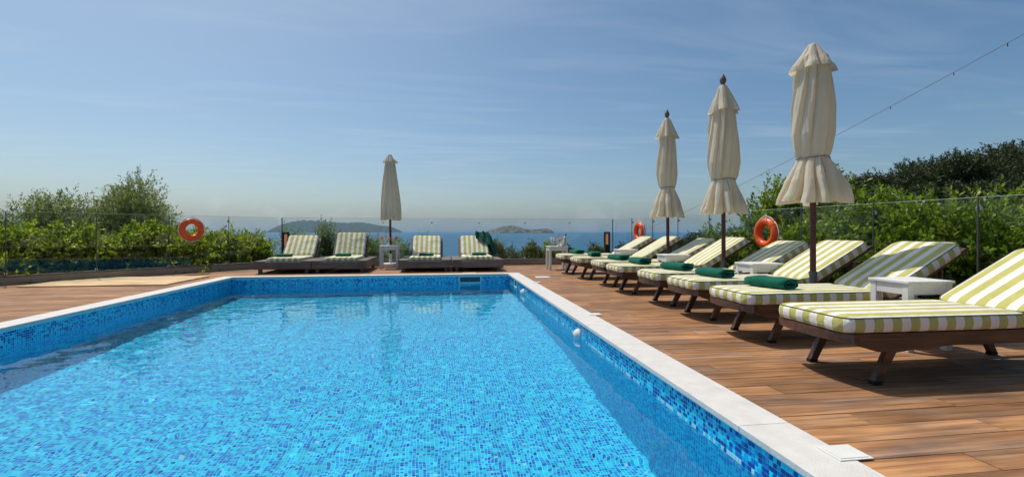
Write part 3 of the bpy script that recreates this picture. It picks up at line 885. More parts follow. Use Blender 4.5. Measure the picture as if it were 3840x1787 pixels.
# ------------------------------------------------------------------ slatted platform loungers by the sea fence
def make_platform(loc, ang, label):
    root = thing('platform_lounger', loc, label, 'sun lounger', 'low platform loungers facing the pool')
    W, D, T = 1.195, 1.80, .262
    MB().box(-W / 2, W / 2, 0, .035, .098, T, .004).build('front_board', M['greywood'], root)
    MB().box(-W / 2, W / 2, D - .035, D, .098, T, .004).build('back_board', M['greywood'], root)
    for s in (1, -1):
        MB().box(min(s * W / 2, s * (W / 2 - .035)), max(s * W / 2, s * (W / 2 - .035)), .0355, D - .0355, .098, T, .004).build('side_board', M['greywood'], root)
        x0, x1 = sorted((s * (W / 2 - .003), s * .385))
        MB().box(x0, x1, .003, D - .003, T + .0005, T + .022, .003).build('top_board', M['greywood'], root)
        for y0 in (.06, D - .14):
            xa, xb = sorted((s * (W / 2 - .07), s * (W / 2 - .14)))
            MB().box(xa, xb, y0, y0 + .07, 0, .118, .003).build('leg', M['greywood'], root)
    for k in range(11):
        y0 = .045 + k * .16
        MB().box(-.38, .38, y0, y0 + .12, T - .022, T + .004, .003).build('slat', M['greywood'], root)
    hy = 1.20; a_ = R(ang)
    BM = Matrix.Translation((0, hy, T + .010)) @ Matrix.Rotation(math.pi / 2, 4, 'Z') @ Matrix.Rotation(-a_, 4, 'Y')
    bk = MB().box(0, .70, .375, .415, -.045, -.002, .004).box(0, .70, -.415, -.375, -.045, -.002, .004).box(.62, .695, -.374, .374, -.043, -.004, .004)
    o = bk.build('back_frame', M['greywood'], root); o.matrix_local = BM
    for k in range(5):
        MB().box(.04 + k * .115, .115 + k * .115, -.374, .374, -.030, -.010, .003).build('slat', M['greywood'], o)
    q = T + .010 + .55 * math.sin(a_) - .02
    for s in (1, -1):
        MB().tube([(s * .35, hy + .62 * math.cos(a_) + .05, T - .01), (s * .35, hy + .5 * math.cos(a_), q)], .016, 8).build('back_prop', M['greywood'], root)
    RZ = Matrix.Rotation(math.pi / 2, 4, 'Z')
    put_cushion('seat_cushion', hy - .10, .735, .075, root, Matrix.Translation((0, .075, T + .005)) @ RZ, rc=.07)
    put_cushion('back_cushion', .70, .725, .08, root, BM @ Matrix.Translation((.03, 0, 0)), rc=.07)
    return root
FY = 11.15
PXS = [-3.54, -2.33, -.435, .805]
PANG = [46, 56, 44, 44]
PLAB = ['low brown platform lounger with striped mattress beside the glass fence corner post light',
        'low brown platform lounger with upright striped back beside the juice table',
        'low brown platform lounger with a red book on its folded towel',
        'low brown platform lounger with a dark green robe over its back']
for k in range(4):
    make_platform((PXS[k], FY, 0), PANG[k], PLAB[k])
    o = towel_mesh(.20, .062, .33, 20 + k).build('folded_towel', M['towel'], None, smooth=True)
    o.location = (PXS[k] + [-.12, -.02, .03, .06][k], FY + [.50, .56, .42, .55][k], .262 + .005 + .075 + .0125); o.rotation_euler = (0, 0, R(90 + [2, -1, -3, 3][k]))
    tag(o, ['green rolled towel on the platform lounger beside the post light', 'green rolled towel on the platform lounger with the upright back', 'green rolled towel under the red book', 'green rolled towel on the platform lounger with the robe'][k], 'towel', 'green towels on the loungers')
TOPZ = .262 + .005 + .075 + .0125
bk = thing('book', (PXS[2] - .10, FY + .42, TOPZ + .068), 'thin red book lying on a green towel', 'book', None, R(8))
MB().box(-.115, .115, -.08, .08, 0, .003, .001).box(-.115, .115, -.08, .08, .019, .022, .001).box(-.117, -.1155, -.08, .08, .0, .022).build('cover', M['bookred'], bk)
MB().box(-.112, .110, -.077, .077, .0035, .0185).build('pages', M['paper'], bk)
ob = thing('open_magazine', (PXS[3] - .04, FY + .80, TOPZ), 'open pale magazine lying flat on the mattress behind a green towel', 'magazine', None, R(-6))
for s in (1, -1):
    mg = MB(); n = 8
    for zo in (.002, .010):
        for k in range(n + 1):
            x = s * .20 * k / n; z = zo + .022 * math.sin(math.pi * min(1, k / n * 1.2)) * (1 - k / n)
            mg.v += [(x, -.13, z), (x, .13, z)]
    N = 2 * (n + 1)
    for k in range(n):
        a_ = 2 * k; mg.f += [(a_, a_ + 2, a_ + 3, a_ + 1), (a_ + N, a_ + 1 + N, a_ + 3 + N, a_ + 2 + N), (a_, a_ + N, a_ + 2 + N, a_ + 2), (a_ + 1, a_ + 3, a_ + 3 + N, a_ + 1 + N)]
    a_ = 2 * n; mg.f.append((a_, a_ + 1, a_ + 1 + N, a_ + N))
    mg.build('page_block', M['paper'], ob, smooth='auto')

# robe thrown over the back of the last platform lounger
def robe():
    a_ = R(44); hx = PXS[3]; hy = FY + 1.20; z0 = .272
    nu, nt_ = 34, 40
    v = []
    def back_pt(x, s_, off):   # point on the back cushion: s_ along the back, off above its surface
        return Vector((hx + x, hy + s_ * math.cos(a_) - off * math.sin(a_), z0 + s_ * math.sin(a_) + off * math.cos(a_)))
    for i in range(nu):
        p = i / (nu - 1)
        for j in range(nt_):
            q = j / (nt_ - 1)
            fold = .016 * math.sin(p * 19 + q * 3.0) + .010 * math.sin(p * 33 - q * 5)
            x = .04 + .50 * p + .12 * q * p
            # front fall: from the top edge down the cushion; outer side slides off past the frame
            s_ = .775 - q * (.20 + .42 * p) * 1.05
            off = .116 + max(0, fold * 1.5 + .018) + .03 * (1 - q)
            P = back_pt(x, s_, off)
            over = max(0.0, x - .385)
            P.z -= min(over * 2.2, .0 + P.z - .315) if P.z - over * 2.2 < .315 else over * 2.2
            P.x += over * .25; P.y -= over * .2
            v.append(P)
    f = [(i * nt_ + j, (i + 1) * nt_ + j, (i + 1) * nt_ + j + 1, i * nt_ + j + 1) for i in range(nu - 1) for j in range(nt_ - 1)]
    # hanging fall behind the top edge
    o = len(v)
    for i in range(nu):
        p = i / (nu - 1)
        for j in range(14):
            q = j / 13
            fold = .02 * math.sin(p * 17 + 1) * q
            x = .10 + .34 * p
            P0 = v[i * nt_]
            P = Vector((P0.x + .05 * q * p, P0.y + .10 * math.sin(min(1, q * 3) * math.pi / 2) + fold, P0.z + .02 * math.sin(q * math.pi) - .48 * q ** 1.2))
            P.z = max(P.z, .30)
            v.append(P)
    f += [(o + i * 14 + j, o + i * 14 + j + 1, o + (i + 1) * 14 + j + 1, o + (i + 1) * 14 + j) for i in range(nu - 1) for j in range(13)]
    b_ = MB(); b_.v = [tuple(p) for p in v]; b_.f = f
    ob = b_.build('bathrobe', M['robe'], None, smooth=True)
    md = ob.modifiers.new('thickness', 'SOLIDIFY'); md.thickness = .006
    return tag(ob, 'dark green robe draped over the back of a platform lounger', 'robe')
robe()

# ------------------------------------------------------------------ white slatted side tables
def make_table(loc, w, d, h, label, group, rz=0, apron=.085):
    root = thing('side_table', loc, label, 'table', group, rz)
    n = 5; pw = w / n
    for k in range(n):
        MB().box(-w / 2 + k * pw + .001, -w / 2 + (k + 1) * pw - .001, -d / 2, d / 2, h - .022, h, .003).build('top_slat', M['white'], root)
    lw = .055
    for sx in (1, -1):
        for sy in (1, -1):
            xa, xb = sorted((sx * (w / 2 - .012), sx * (w / 2 - .012 - lw))); ya, yb = sorted((sy * (d / 2 - .012), sy * (d / 2 - .012 - lw)))
            MB().box(xa, xb, ya, yb, 0, h - .0225, .003).build('leg', M['white'], root)
    for s in (1, -1):
        ya, yb = sorted((s * (d / 2 - .015), s * (d / 2 - .037)))
        MB().box(-w / 2 + .0675, w / 2 - .0675, ya, yb, h - .0225 - apron, h - .0228, .002).build('apron', M['white'], root)
        xa, xb = sorted((s * (w / 2 - .015), s * (w / 2 - .037)))
        MB().box(xa, xb, -d / 2 + .0675, d / 2 - .0675, h - .0225 - apron, h - .0228, .002).build('apron', M['white'], root)
    return root
G = 'white slatted side tables'
for (x, y_, lab) in ((3.92, 9.86, 'white side table between the first and second loungers from the sea fence'),
                     (3.86, 7.60, 'white side table between the third and fourth loungers from the sea fence'),
                     (3.90, 5.43, 'white side table between the fifth and sixth loungers from the sea fence'),
                     (3.80, 3.40, 'white side table between the last two loungers of the row')):
    make_table((x, y_, 0), .43, .36, .556, lab, G)
make_table((2.78, 11.50, 0), .49, .42, .577, 'white side table carrying the champagne bucket', G)
make_table((-1.345, 12.28, 0), .475, .42, .587, 'white side table carrying two orange drinks in front of a parasol', G)

# things on the two tables
def lathe_thing(name, loc, prof, m, label, cat, group=None, n=20):
    root = thing(name, loc, label, cat, group)
    return root
def juice(loc, s, label):
    root = thing('juice_glass', loc, label, 'drink', 'orange drinks on the side table')
    MB().lathe([(.030, 0), (.030, .012), (.022, .020), (.020, .03), (.028, .11), (.034, .19), (.032, .19), (.026, .11), (.018, .034)], 18).build('glass', M['tableglass'], root, smooth='auto')
    MB().lathe([(.002, .036), (.0175, .036), (.0255, .11), (.0305, .172), (.002, .172)], 16).build('juice', M['juice'], root, smooth='auto')
    sl_ = MB().lathe([(.001, -.006), (.034, -.006), (.036, 0), (.034, .006), (.001, .006)], 20)
    o = sl_.build('orange_slice', M['fruit'], root, smooth='auto'); o.location = (s * .040, 0, .195); o.rotation_euler = (R(90), 0, R(15))
    MB().tube([(s * -.01, 0, .04), (s * .012, -.005, .22)], .003, 6).build('straw', M['black'], root)
    return root
zt = .587
juice((-1.50, 12.24, zt), -1, 'tall glass of orange juice with a fruit slice, on the side of the upright lounger')
juice((-1.215, 12.24, zt), 1, 'tall glass of orange juice with a fruit slice, on the side of the book lounger')
def flower_vase(loc, m, label, blooms, hgt):
    root = thing('flower_vase', loc, label, 'vase')
    MB().lathe([(.032, 0), (.036, .012), (.026, .04), (.012, .075), (.010, hgt), (.016, hgt + .012), (.012, hgt + .012), (.007, hgt - .01)], 20).build('vase', M['china'], root, smooth='auto')
    r2 = np.random.default_rng(7)
    for bx, by, bz, br in blooms:
        bl = MB()
        for k in range(46):
            th, ph = r2.uniform(0, 6.28), math.acos(r2.uniform(-.35, 1)); d = Vector((math.sin(ph) * math.cos(th), math.sin(ph) * math.sin(th), math.cos(ph)))
            a_ = d.orthogonal().normalized(); a_.rotate(Matrix.Rotation(r2.uniform(0, 6.28), 3, d)); c = d.cross(a_)
            p = d * br * r2.uniform(.45, 1.0); s_ = br * .42
            bl.add([p - a_ * s_, p + c * s_ * .8 + d * s_ * .3, p + a_ * s_, p - c * s_ * .8 + d * s_ * .3], [(0, 1, 2, 3)])
        o = bl.build('bloom', m, root); o.location = (bx, by, bz)
        MB().tube([(0, 0, hgt - .01), (bx, by, bz)], .003, 6).build('stem', M['laurel'], root)
    return root
flower_vase((-1.36, 12.22, zt), M['petal_o'], 'white bottle vase with one coral flower between two drinks', [(0, 0, .165, .046)], .115)
zt = .577
for k, x in enumerate((2.605, 2.675)):
    root = thing('champagne_flute', (x, 11.40 + .02 * k, zt), ['empty champagne flute at the table edge', 'empty champagne flute beside the pink flowers'][k], 'glass', 'champagne flutes')
    MB().lathe([(.030, 0), (.028, .004), (.004, .010), (.0035, .095), (.012, .108), (.026, .15), (.028, .18), (.025, .225), (.0235, .225), (.0265, .18), (.0245, .15), (.010, .112)], 20).build('bowl', M['frost'], root, smooth='auto')
    o = MB().lathe([(.001, .120), (.012, .120), (.0235, .152), (.025, .18), (.001, .18)], 16).build('wine', clear_mat('sparkling_wine', (.90, .86, .72), 1.2), root, smooth='auto')
flower_vase((2.80, 11.39, zt), M['petal_p'], 'white bottle vase with pink carnations in front of the bucket', [(-.02, -.005, .155, .042), (.035, .02, .170, .034), (.06, -.01, .16, .026)], .105)
bu = thing('ice_bucket', (2.925, 11.52, zt), 'shiny steel champagne bucket with ring handles', 'bucket')
MB().lathe([(.066, 0), (.070, .004), (.078, .06), (.090, .20), (.096, .206), (.096, .214), (.088, .212), (.075, .06), (.062, .012)], 32).build('pail', M['steel'], bu, smooth='auto')
for s in (1, -1):
    MB().tube([(s * .092 + s * .008, .022 * math.cos(q), .165 + .022 * math.sin(q)) for q in np.linspace(0, 2 * math.pi, 14)[:-1]], .004, 6, closed=True).build('ring_handle', M['steel'], bu, smooth=True)
bt = thing('wine_bottle', (2.925, 11.52, zt + .035), 'dark wine bottle leaning in the steel bucket', 'bottle')
bt.rotation_euler = (R(-6), R(22), 0)
MB().lathe([(.036, 0), (.038, .01), (.038, .15), (.030, .185), (.015, .215), (.0135, .275), (.016, .277), (.016, .292), (.002, .293)], 20).build('body', M['bottle'], bt, smooth='auto')
MB().lathe([(.0385, .155), (.0385, .16), (.0315, .188), (.017, .216), (.0155, .222)], 20, caps=False).build('neck_label', M['foil'], bt, smooth='auto')

# ------------------------------------------------------------------ closed parasols
def interp(keys, z):
    zs = [k[0] for k in keys]
    return [float(np.interp(z, zs, [k[c] for k in keys])) for c in range(1, len(keys[0]))]
def fold_surface(keys, n_th, n_z, nf, seed, twist=.25, sharp=.75, wav=0.0, hem=0.0):
    """cloth gathered round a pole: keys (z, radius, fold depth)"""
    r2 = np.random.default_rng(seed)
    amp = r2.uniform(.55, 1.25, nf); off = r2.uniform(-.35, .35, nf); wid = r2.uniform(.75, 1.3, nf); wid = wid / wid.sum() * 2 * math.pi
    edges = np.concatenate([[0], np.cumsum(wid)])
    b_ = MB(); z0, z1 = keys[0][0], keys[-1][0]
    for i in range(n_z + 1):
        t_ = i / n_z; z = z0 + (z1 - z0) * t_
        rr, fd = interp(keys, z)
        for j in range(n_th):
            th = 2 * math.pi * j / n_th
            tt = (th + twist * math.sin(t_ * 3.1 + seed) + .06 * math.sin(t_ * 5 + th * 2 + seed)) % (2 * math.pi)
            k = min(nf - 1, int(np.searchsorted(edges, tt, side='right') - 1)); u = (tt - edges[k]) / wid[k]
            e_ = min(1, max(0, (u - .84) / .16)); lobe = (u ** sharp) * (1 - e_ * e_ * (3 - 2 * e_)) * amp[k]
            soft = (1 - abs(2 * u - 1) ** 1.35) * (.7 + .4 * amp[k]); lobe = lobe * (1 - wav) + soft * wav
            r_ = rr * (1 - fd + fd * 1.25 * lobe) * (1 + .045 * math.sin(2 * th + seed + t_ * 2) + .018 * math.sin(t_ * 7 + k * 2.0) + .006 * math.sin(7 * th + t_ * 5))
            zz = z + (1 - t_) ** 4 * hem * (math.sin(k * 2.3 + seed) * .45 - (lobe - .5) * .35)
            b_.v.append((r_ * math.cos(th), r_ * math.sin(th), zz))
    for i in range(n_z):
        for j in range(n_th):
            j2 = (j + 1) % n_th; b_.f.append((i * n_th + j, i * n_th + j2, (i + 1) * n_th + j2, (i + 1) * n_th + j))
    return b_
def parasol(loc, top, tie, hem, rb, rh, rc_, label, seed, finial, base, cap_z=None, lean=(0, 0), m='canvas', capdrop=.29):
    root = thing('parasol', loc, label, 'parasol', 'closed cream parasols')
    root.rotation_euler = (R(lean[0]), R(lean[1]), 0)
    zb = .06
    MB().tube([(0, 0, zb), (0, 0, top - .02)], .029, 14).build('pole', M['pole'], root, smooth='auto')
    ch = top - capdrop
    if tie:
        body = fold_surface([(tie - .005, rb * .72, .16), (tie + .05, rb * .84, .18), (tie + .24, rb * 1.0, .20), (tie + .55, rb * .98, .22), (ch - .1, rb * .84, .24), (ch + .12, rb * .68, .22), (top - .05, .045, .2)], 252, 60, 8 + seed % 4, seed, .30, .5)
        body.build('canopy', M[m], root, smooth=True, fix=False)
        sk = fold_surface([(hem, rh * 1.0, .34), (hem + .05, rh * .98, .34), (hem + (tie - hem) * .5, rh * .80, .30), (tie - .04, rb * .80, .20), (tie + .004, rb * .72, .16)], 252, 30, 10 + seed % 4, seed + 1, .06, .6, wav=.45, hem=.035)
        sk.build('skirt', M[m], root, smooth=True, fix=False)
        inner = fold_surface([(hem + .03, rh * .72, .5), (tie - .1, rb * .42, .3)], 96, 10, 9, seed + 5, .2, .9, hem=.05)
        inner.build('inner_folds', M[m], root, smooth=True, fix=False)
        c = MB().tube([((rb * .745) * math.cos(q) , (rb * .745) * math.sin(q), tie + .006 * math.sin(3 * q)) for q in np.linspace(0, 2 * math.pi, 40)[:-1]], .0075, 6, closed=True)
        c.build('tie_cord', M['cord'], root, smooth=True)
        MB().tube([(-rb * .2, -rb * .74, tie), (-rb * .25, -rb * .95, tie - .09), (-rb * .22, -rb * 1.08, tie - .17)], .005, 6).build('cord_end', M['cord'], root)
    else:
        body = fold_surface([(hem, rh * .97, .22), (hem + .05, rh * .98, .22), (hem + .35, rh * .93, .22), (hem + .9, rh * .72, .24), (ch, rb * .62, .24), (top - .05, .045, .2)], 252, 60, 10, seed, .08, .5, hem=.03)
        body.build('canopy', M[m], root, smooth=True, fix=False)
    cp = fold_surface([(ch, rc_, .34), (ch + .05, rc_ * .92, .32), (ch + capdrop * .45, rc_ * .66, .28), (top - .05, rc_ * .34, .22), (top - .012, rc_ * .22, .12), (top, .02, 0)], 196, 22, 7, seed + 2, .1, .6, wav=.65, hem=.04)
    cp.build('vent_cap', M[m], root, smooth=True, fix=False)
    if finial:
        MB().lathe([(.026, top - .02), (.030, top + .005), (.022, top + .012), (.040, top + .035), (.047, top + .065), (.038, top + .10), (.018, top + .14), (.004, top + .16)], 18).build('finial', mat('grey_brown_wood', (.17, .11, .09), .55, .3), root, smooth='auto')
    if base == 'slab':
        st = MB(); r2 = np.random.default_rng(seed)
        st.box(-.26, .26, -.24, .24, 0, .085, .014)
        st.build('stone_base', M['stone'], root)
        MB().lathe([(.036, .08), (.036, .50), (.040, .50), (.040, .53), (.032, .53)], 16).build('sleeve', M['capmetal'], root, smooth='auto')
    else:
        MB().lathe([(.20, 0), (.215, .01), (.215, .10), (.20, .115), (.06, .118)], 28).build('round_base', M['white'], root, smooth='auto')
        MB().lathe([(.038, .11), (.038, .30), (.048, .305), (.048, .36), (.030, .362)], 16).build('sleeve', M['white'], root, smooth='auto')
    return root
parasol((-1.377, 12.78, 0), 2.96, None, 1.235, .21, .285, .19, 'closed grey cream parasol with loose hem behind the drinks table', 5, False, 'round', lean=(0, -.35), m='canvas2', capdrop=.24)
parasol((4.23, 8.52, 0), 3.10, 1.775, 1.215, .180, .310, .215, 'closed parasol with finial nearest the sea, waist tied low', 8, True, 'slab', lean=(0, -.4), capdrop=.38)
parasol((4.01, 6.36, 0), 3.06, 1.69, 1.205, .215, .310, .225, 'closed parasol with finial, full body and twisted cord, middle of three', 21, True, 'slab', lean=(0, -.2), capdrop=.40)
parasol((3.81, 4.45, 0), 2.90, 1.705, 1.245, .200, .322, .210, 'largest looking closed parasol without finial, flared skirt, beside the last towel lounger', 33, False, 'slab', capdrop=.28)

# ------------------------------------------------------------------ lifebuoys, lamp posts, pool fittings
def lifebuoy(loc, rz, label, tilt=0):
    root = thing('lifebuoy', loc, label, 'lifebuoy', 'orange lifebuoys on the fence')
    root.rotation_euler = (R(90 + tilt), 0, rz)
    Rm, rr = .189, .064
    pts = [(Rm * math.cos(q), Rm * math.sin(q), 0) for q in np.linspace(0, 2 * math.pi, 49)[:-1]]
    MB().tube(pts, rr, 20, closed=True).build('ring', M['orange'], root, smooth=True)
    for k in range(4):
        q0 = math.pi / 4 + k * math.pi / 2
        MB().tube([(Rm * math.cos(q), Rm * math.sin(q), 0) for q in np.linspace(q0 - .16, q0 + .16, 7)], rr + .0045, 20).build('band', M['orange'], root, smooth='auto')
        q1 = q0 + math.pi / 2
        MB().tube([((Rm + rr + .006 + .014 * math.sin(math.pi * s_)) * math.cos(q0 + (q1 - q0) * s_), (Rm + rr + .006 + .014 * math.sin(math.pi * s_)) * math.sin(q0 + (q1 - q0) * s_), .004) for s_ in np.linspace(0, 1, 12)], .0075, 6).build('grab_rope', M['rope'], root, smooth=True)
    MB().tube([(-.09, .17, .078), (-.02, .30, .02), (.02, .30, .02), (.09, .17, .078)], .005, 6).build('hanging_cord', M['rope'], root, smooth=True)
    return root
dl = Vector((LEND[0] - CL[0], LEND[1] - CL[1])).normalized()
nl = Vector((-dl.y, dl.x))                                  # inward normal of the angled fence
px, py = bearing(719, 10.72)
lifebuoy((px, py, .985), math.atan2(dl.y, dl.x) + math.pi, 'orange lifebuoy hung on the angled glass fence by the hedge')
dr = Vector((CR[0] - REND[0], CR[1] - REND[1])).normalized()
for yb, lab in ((11.45, 'orange lifebuoy behind the loungers at the sea end of the fence'), (7.02, 'orange lifebuoy on the fence post beside the garden shrubs')):
    lifebuoy((fence_right(yb) - .115, yb, .915 if yb < 9 else .93), math.atan2(dr.y, dr.x) + math.pi, lab)

def bollard(loc, label):
    root = thing('lamp_post', loc, label, 'lamp', 'black post lights by the fence')
    w = .07
    MB().box(-w, w, -w, w, 0, .57, .004).build('post', M['black'], root)
    MB().box(-w, w, -w, w, .90, .93, .004).build('lid', M['black'], root)
    for sx in (1, -1):
        for sy in (1, -1):
            xa, xb = sorted((sx * w, sx * (w - .012))); ya, yb = sorted((sy * w, sy * (w - .012)))
            MB().box(xa, xb, ya, yb, .5705, .8995).build('corner_bar', M['black'], root)
    for k in range(4):
        x = -.042 + k * .028
        for s in (1, -1):
            ya, yb = sorted((s * (w - .001), s * (w - .008)))
            MB().box(x - .004, x + .004, ya, yb, .5705, .8995).build('bar', M['black'], root)
            MB().box(ya, yb, x - .004, x + .004, .5705, .8995).build('bar', M['black'], root)
    MB().lathe([(.001, .575), (.034, .575), (.034, .86), (.001, .86)], 16).build('lamp_tube', M['amber'], root, smooth='auto')
    return root
bollard((-4.02, 12.92, 0), 'black slatted lamp post behind the platform lounger at the hedge')
bollard((4.60, 12.98, 0), 'black slatted lamp post near the sea end lounger')

def lid(loc, wx_, wy_, label):
    root = thing('skimmer_lid', loc, label, 'cover', 'white skimmer lids')
    MB().box(-wx_ / 2, wx_ / 2, -wy_ / 2, wy_ / 2, 0, .004, .001).build('frame', M['white'], root)
    MB().box(-wx_ / 2 + .012, wx_ / 2 - .012, -wy_ / 2 + .012, wy_ / 2 - .012, .0045, .006, .001).build('cover', M['white'], root)
lid((1.69, 1.80, .0065), .155, .13, 'white square lid across the coping edge, away from the sea')
lid((1.69, 5.20, .0065), .155, .13, 'white square lid across the coping edge beside the middle loungers')
lid((1.69, 8.58, .0065), .155, .13, 'white square lid across the coping edge near the pool corner')
lid((2.02, 9.60, .0015), .29, .27, 'large white square lid set in the deck planks')
lid((.57, 10.72, .0065), .30, .14, 'white lid on the far coping above the skimmer')

def skimmer(loc, rz, w, label):
    root = thing('wall_skimmer', loc, label, 'skimmer', None, rz)
    fr = MB()
    fr.box(-w / 2, w / 2, -.018, 0, -.055, -.034, .002).box(-w / 2, w / 2, -.018, 0, -.19, -.165, .002)
    fr.box(-w / 2, -w / 2 + .03, -.018, 0, -.1648, -.0552, .002).box(w / 2 - .03, w / 2, -.018, 0, -.1648, -.0552, .002)
    fr.build('frame', M['skim'], root)
    MB().box(-w / 2 + .03, w / 2 - .03, -.006, -.002, -.1648, -.0552).build('flap', M['slot'], root)
M['slot'] = mat('dark_teal_slot', (.02, .10, .13), .5, .3)
M['skim'] = mat('pale_blue_plastic', (.55, .76, .80), .4, .4, .05)
skimmer((.575, PY1 - .0008, 0), 0, .50, 'pale wide skimmer mouth in the far pool wall')
skimmer((PX1 - .0008, 9.45, 0), -math.pi / 2, .34, 'pale skimmer mouth in the side wall by the pool corner')
for (yy, lab) in ((4.98, 'white round inlet nozzle at the waterline under the lounger side coping'), (8.55, 'white round inlet nozzle at the waterline near the pool corner')):
    root = thing('inlet_nozzle', (PX1, yy, -.175), lab, 'nozzle', 'white inlet nozzles')
    root.rotation_euler = (0, R(-90), 0)
    MB().lathe([(.075, .001), (.075, .012), (.066, .022), (.056, .045), (.032, .062), (.014, .066)], 24).build('dome', M['china'], root, smooth='auto')
    MB().lathe([(.013, .0662), (.013, .069), (.002, .069)], 12).build('eyelet', M['capmetal'], root)

# pale pine boarding on the left of the deck
pb = thing('wooden_platform', (-5.95, 9.85, .0025), 'pale pine boarding laid on the deck beside the coping', 'boarding')
for k in range(11):
    MB().box(-1.15, 1.15, -.78 + k * .142 + .003, -.78 + (k + 1) * .142 - .003, 0, .022, .003).build('board', M['pine'], pb)

# string light cable crossing behind the parasols
A = Vector((*bearing(2240, 46), -.65)); Bp = Vector((*bearing(4350, 9.0), 6.1))
root = thing('cable', (0, 0, 0), 'thin grey cable with small hanging clips rising behind the parasols', 'cable')
pts = []
for s_ in np.linspace(0, 1, 60):
    p = A.lerp(Bp, float(s_)); p.z -= .55 * 4 * s_ * (1 - s_); pts.append(p)
MB().tube(pts, .009, 6).build('wire', M['cord'], root)
for k in (34, 40, 46, 50, 53, 55):
    p = pts[k]; MB().tube([p, p - Vector((0, 0, .06)), p - Vector((0, 0, .085))], [.006, .012, .008], 6).build('clip', M['black'], root)
for P_, zz in ((A, -6.0), (Bp, -2.0)):
    o = thing('utility_pole', (P_.x, P_.y, zz), 'timber pole holding the thin cable ' + ('down the slope' if P_ is A else 'beside the terrace'), 'pole')
    MB().tube([(0, 0, 0), (0, 0, P_.z - zz + .12)], [.11, .08], 12).build('post', M['bark'], o, smooth='auto')
    MB().box(-.25, .25, -.04, .04, P_.z - zz - .12, P_.z - zz - .04, .006).build('cross_arm', M['bark'], o)

# ------------------------------------------------------------------ planting
def leaves(r2, blobs, ntw, per, ll, lw, up, tl, shell=.45):
    """leaf quads on short twigs spread through ellipsoid blobs [(cx,cy,cz,rx,ry,rz)]"""
    B = np.array(blobs); vol = B[:, 3] * B[:, 4] * B[:, 5]; idx = r2.choice(len(B), ntw, p=vol / vol.sum())
    d = r2.normal(size=(ntw, 3)); d /= np.linalg.norm(d, axis=1)[:, None]
    rad = r2.random(ntw) ** shell
    base = B[idx, :3] + d * B[idx, 3:] * rad[:, None]
    td = d * .6 + r2.normal(size=(ntw, 3)) * .45 + np.array([0, 0, up]); td /= np.linalg.norm(td, axis=1)[:, None]
    tlen = tl * r2.uniform(.5, 1.35, ntw); ttone = r2.random(ntw)
    P = np.repeat(base, per, 0); TD = np.repeat(td, per, 0); TL = np.repeat(tlen, per); s_ = np.tile(np.linspace(.05, 1, per), ntw)
    N = len(P)
    p0 = P + TD * (TL * s_)[:, None]
    rv = r2.normal(size=(N, 3)); pr = rv - TD * (rv * TD).sum(1)[:, None]; pr /= np.linalg.norm(pr, axis=1)[:, None]
    ld = TD * .65 + pr * .8 + np.array([0, 0, .12]); ld /= np.linalg.norm(ld, axis=1)[:, None]
    sd = np.cross(ld, r2.normal(size=(N, 3))); sd /= np.linalg.norm(sd, axis=1)[:, None]
    nn = np.cross(ld, sd)
    L = (ll * r2.uniform(.65, 1.25, N))[:, None]; W = (lw * r2.uniform(.7, 1.2, N))[:, None]
    V = np.stack([p0, p0 + ld * L * .5 + sd * W - nn * W * .3, p0 + ld * L, p0 + ld * L * .5 - sd * W - nn * W * .3], 1)
    tone = np.clip(np.repeat(ttone, per) * .55 + r2.random(N) * .45, 0, 1)
    return V, tone
def plant(name, loc, blobs, m, label, cat, group, seed, ntw, per=12, ll=.07, lw=.014, up=.5, tl=.28, trunk=.05, shell=.45, crown='foliage'):
    r2 = np.random.default_rng(seed)
    root = thing(name, loc, label, cat, group)
    V, tone = leaves(r2, blobs, ntw, per, ll, lw, up, tl, shell)
    link(crown, raw_quads(crown, V, M[m], tone), root)
    tk = MB()
    zc = np.mean([b_[2] for b_ in blobs])
    tk.tube([(0, 0, 0), (.03, .02, zc * .5), (.0, .05, zc)], [trunk, trunk * .8, trunk * .5], 8)
    for b_ in blobs[:7]:
        tk.tube([(.02, .02, zc * .45), ((b_[0]) * .6, (b_[1]) * .6, zc * .45 + (b_[2] - zc * .45) * .6), (b_[0], b_[1], b_[2] + b_[5] * .5)], [trunk * .6, trunk * .4, trunk * .15], 6)
    tk.build('trunk' if cat == 'tree' else 'stems', M['bark'], root, smooth='auto')
    return root
def rblobs(r2, n, h, w, zlo=.25):
    out = []
    for k in range(n):
        th = r2.uniform(0, 6.28); q = r2.uniform(0, .62) * w
        s_ = r2.uniform(.34, .55)
        out.append((q * math.cos(th), q * math.sin(th), h * r2.uniform(zlo, .80), w * s_, w * s_, h * .19 * r2.uniform(.8, 1.3)))
    return out

# hedge behind the angled fence: laurel shrubs, one by one
ORD = ['first', 'second', 'third', 'fourth', 'fifth', 'sixth', 'seventh', 'eighth', 'ninth', 'tenth', 'eleventh', 'twelfth', 'thirteenth']
r2 = np.random.default_rng(50)
k = 0
for t_ in np.linspace(.05, .98, 13):
    x = CL[0] + (LEND[0] - CL[0]) * t_; y_ = CL[1] + (LEND[1] - CL[1]) * t_
    out = Vector((-(LEND[1] - CL[1]), LEND[0] - CL[0])).normalized() * -1
    x -= .75 * .74 + r2.uniform(0, .25); y_ += .75 * .67 + r2.uniform(0, .25)
    h = 2.25 + r2.uniform(-.18, .22) + (.0 if t_ < .75 else .3)
    plant('hedge_shrub', (x, y_, -1.25), rblobs(r2, 8, h, .78) + [(r2.uniform(-.3, .3), r2.uniform(-.3, .3), 1.25 + q_, .6, .6, .34) for q_ in (-.15, .15, .4)], 'laurel', 'glossy hedge shrub behind the angled fence, ' + ORD[k] + ' from the corner lamp post', 'shrub', 'hedge shrubs behind the angled fence', 100 + k, 1350, 13, .085, .026, .75, .26)
    k += 1
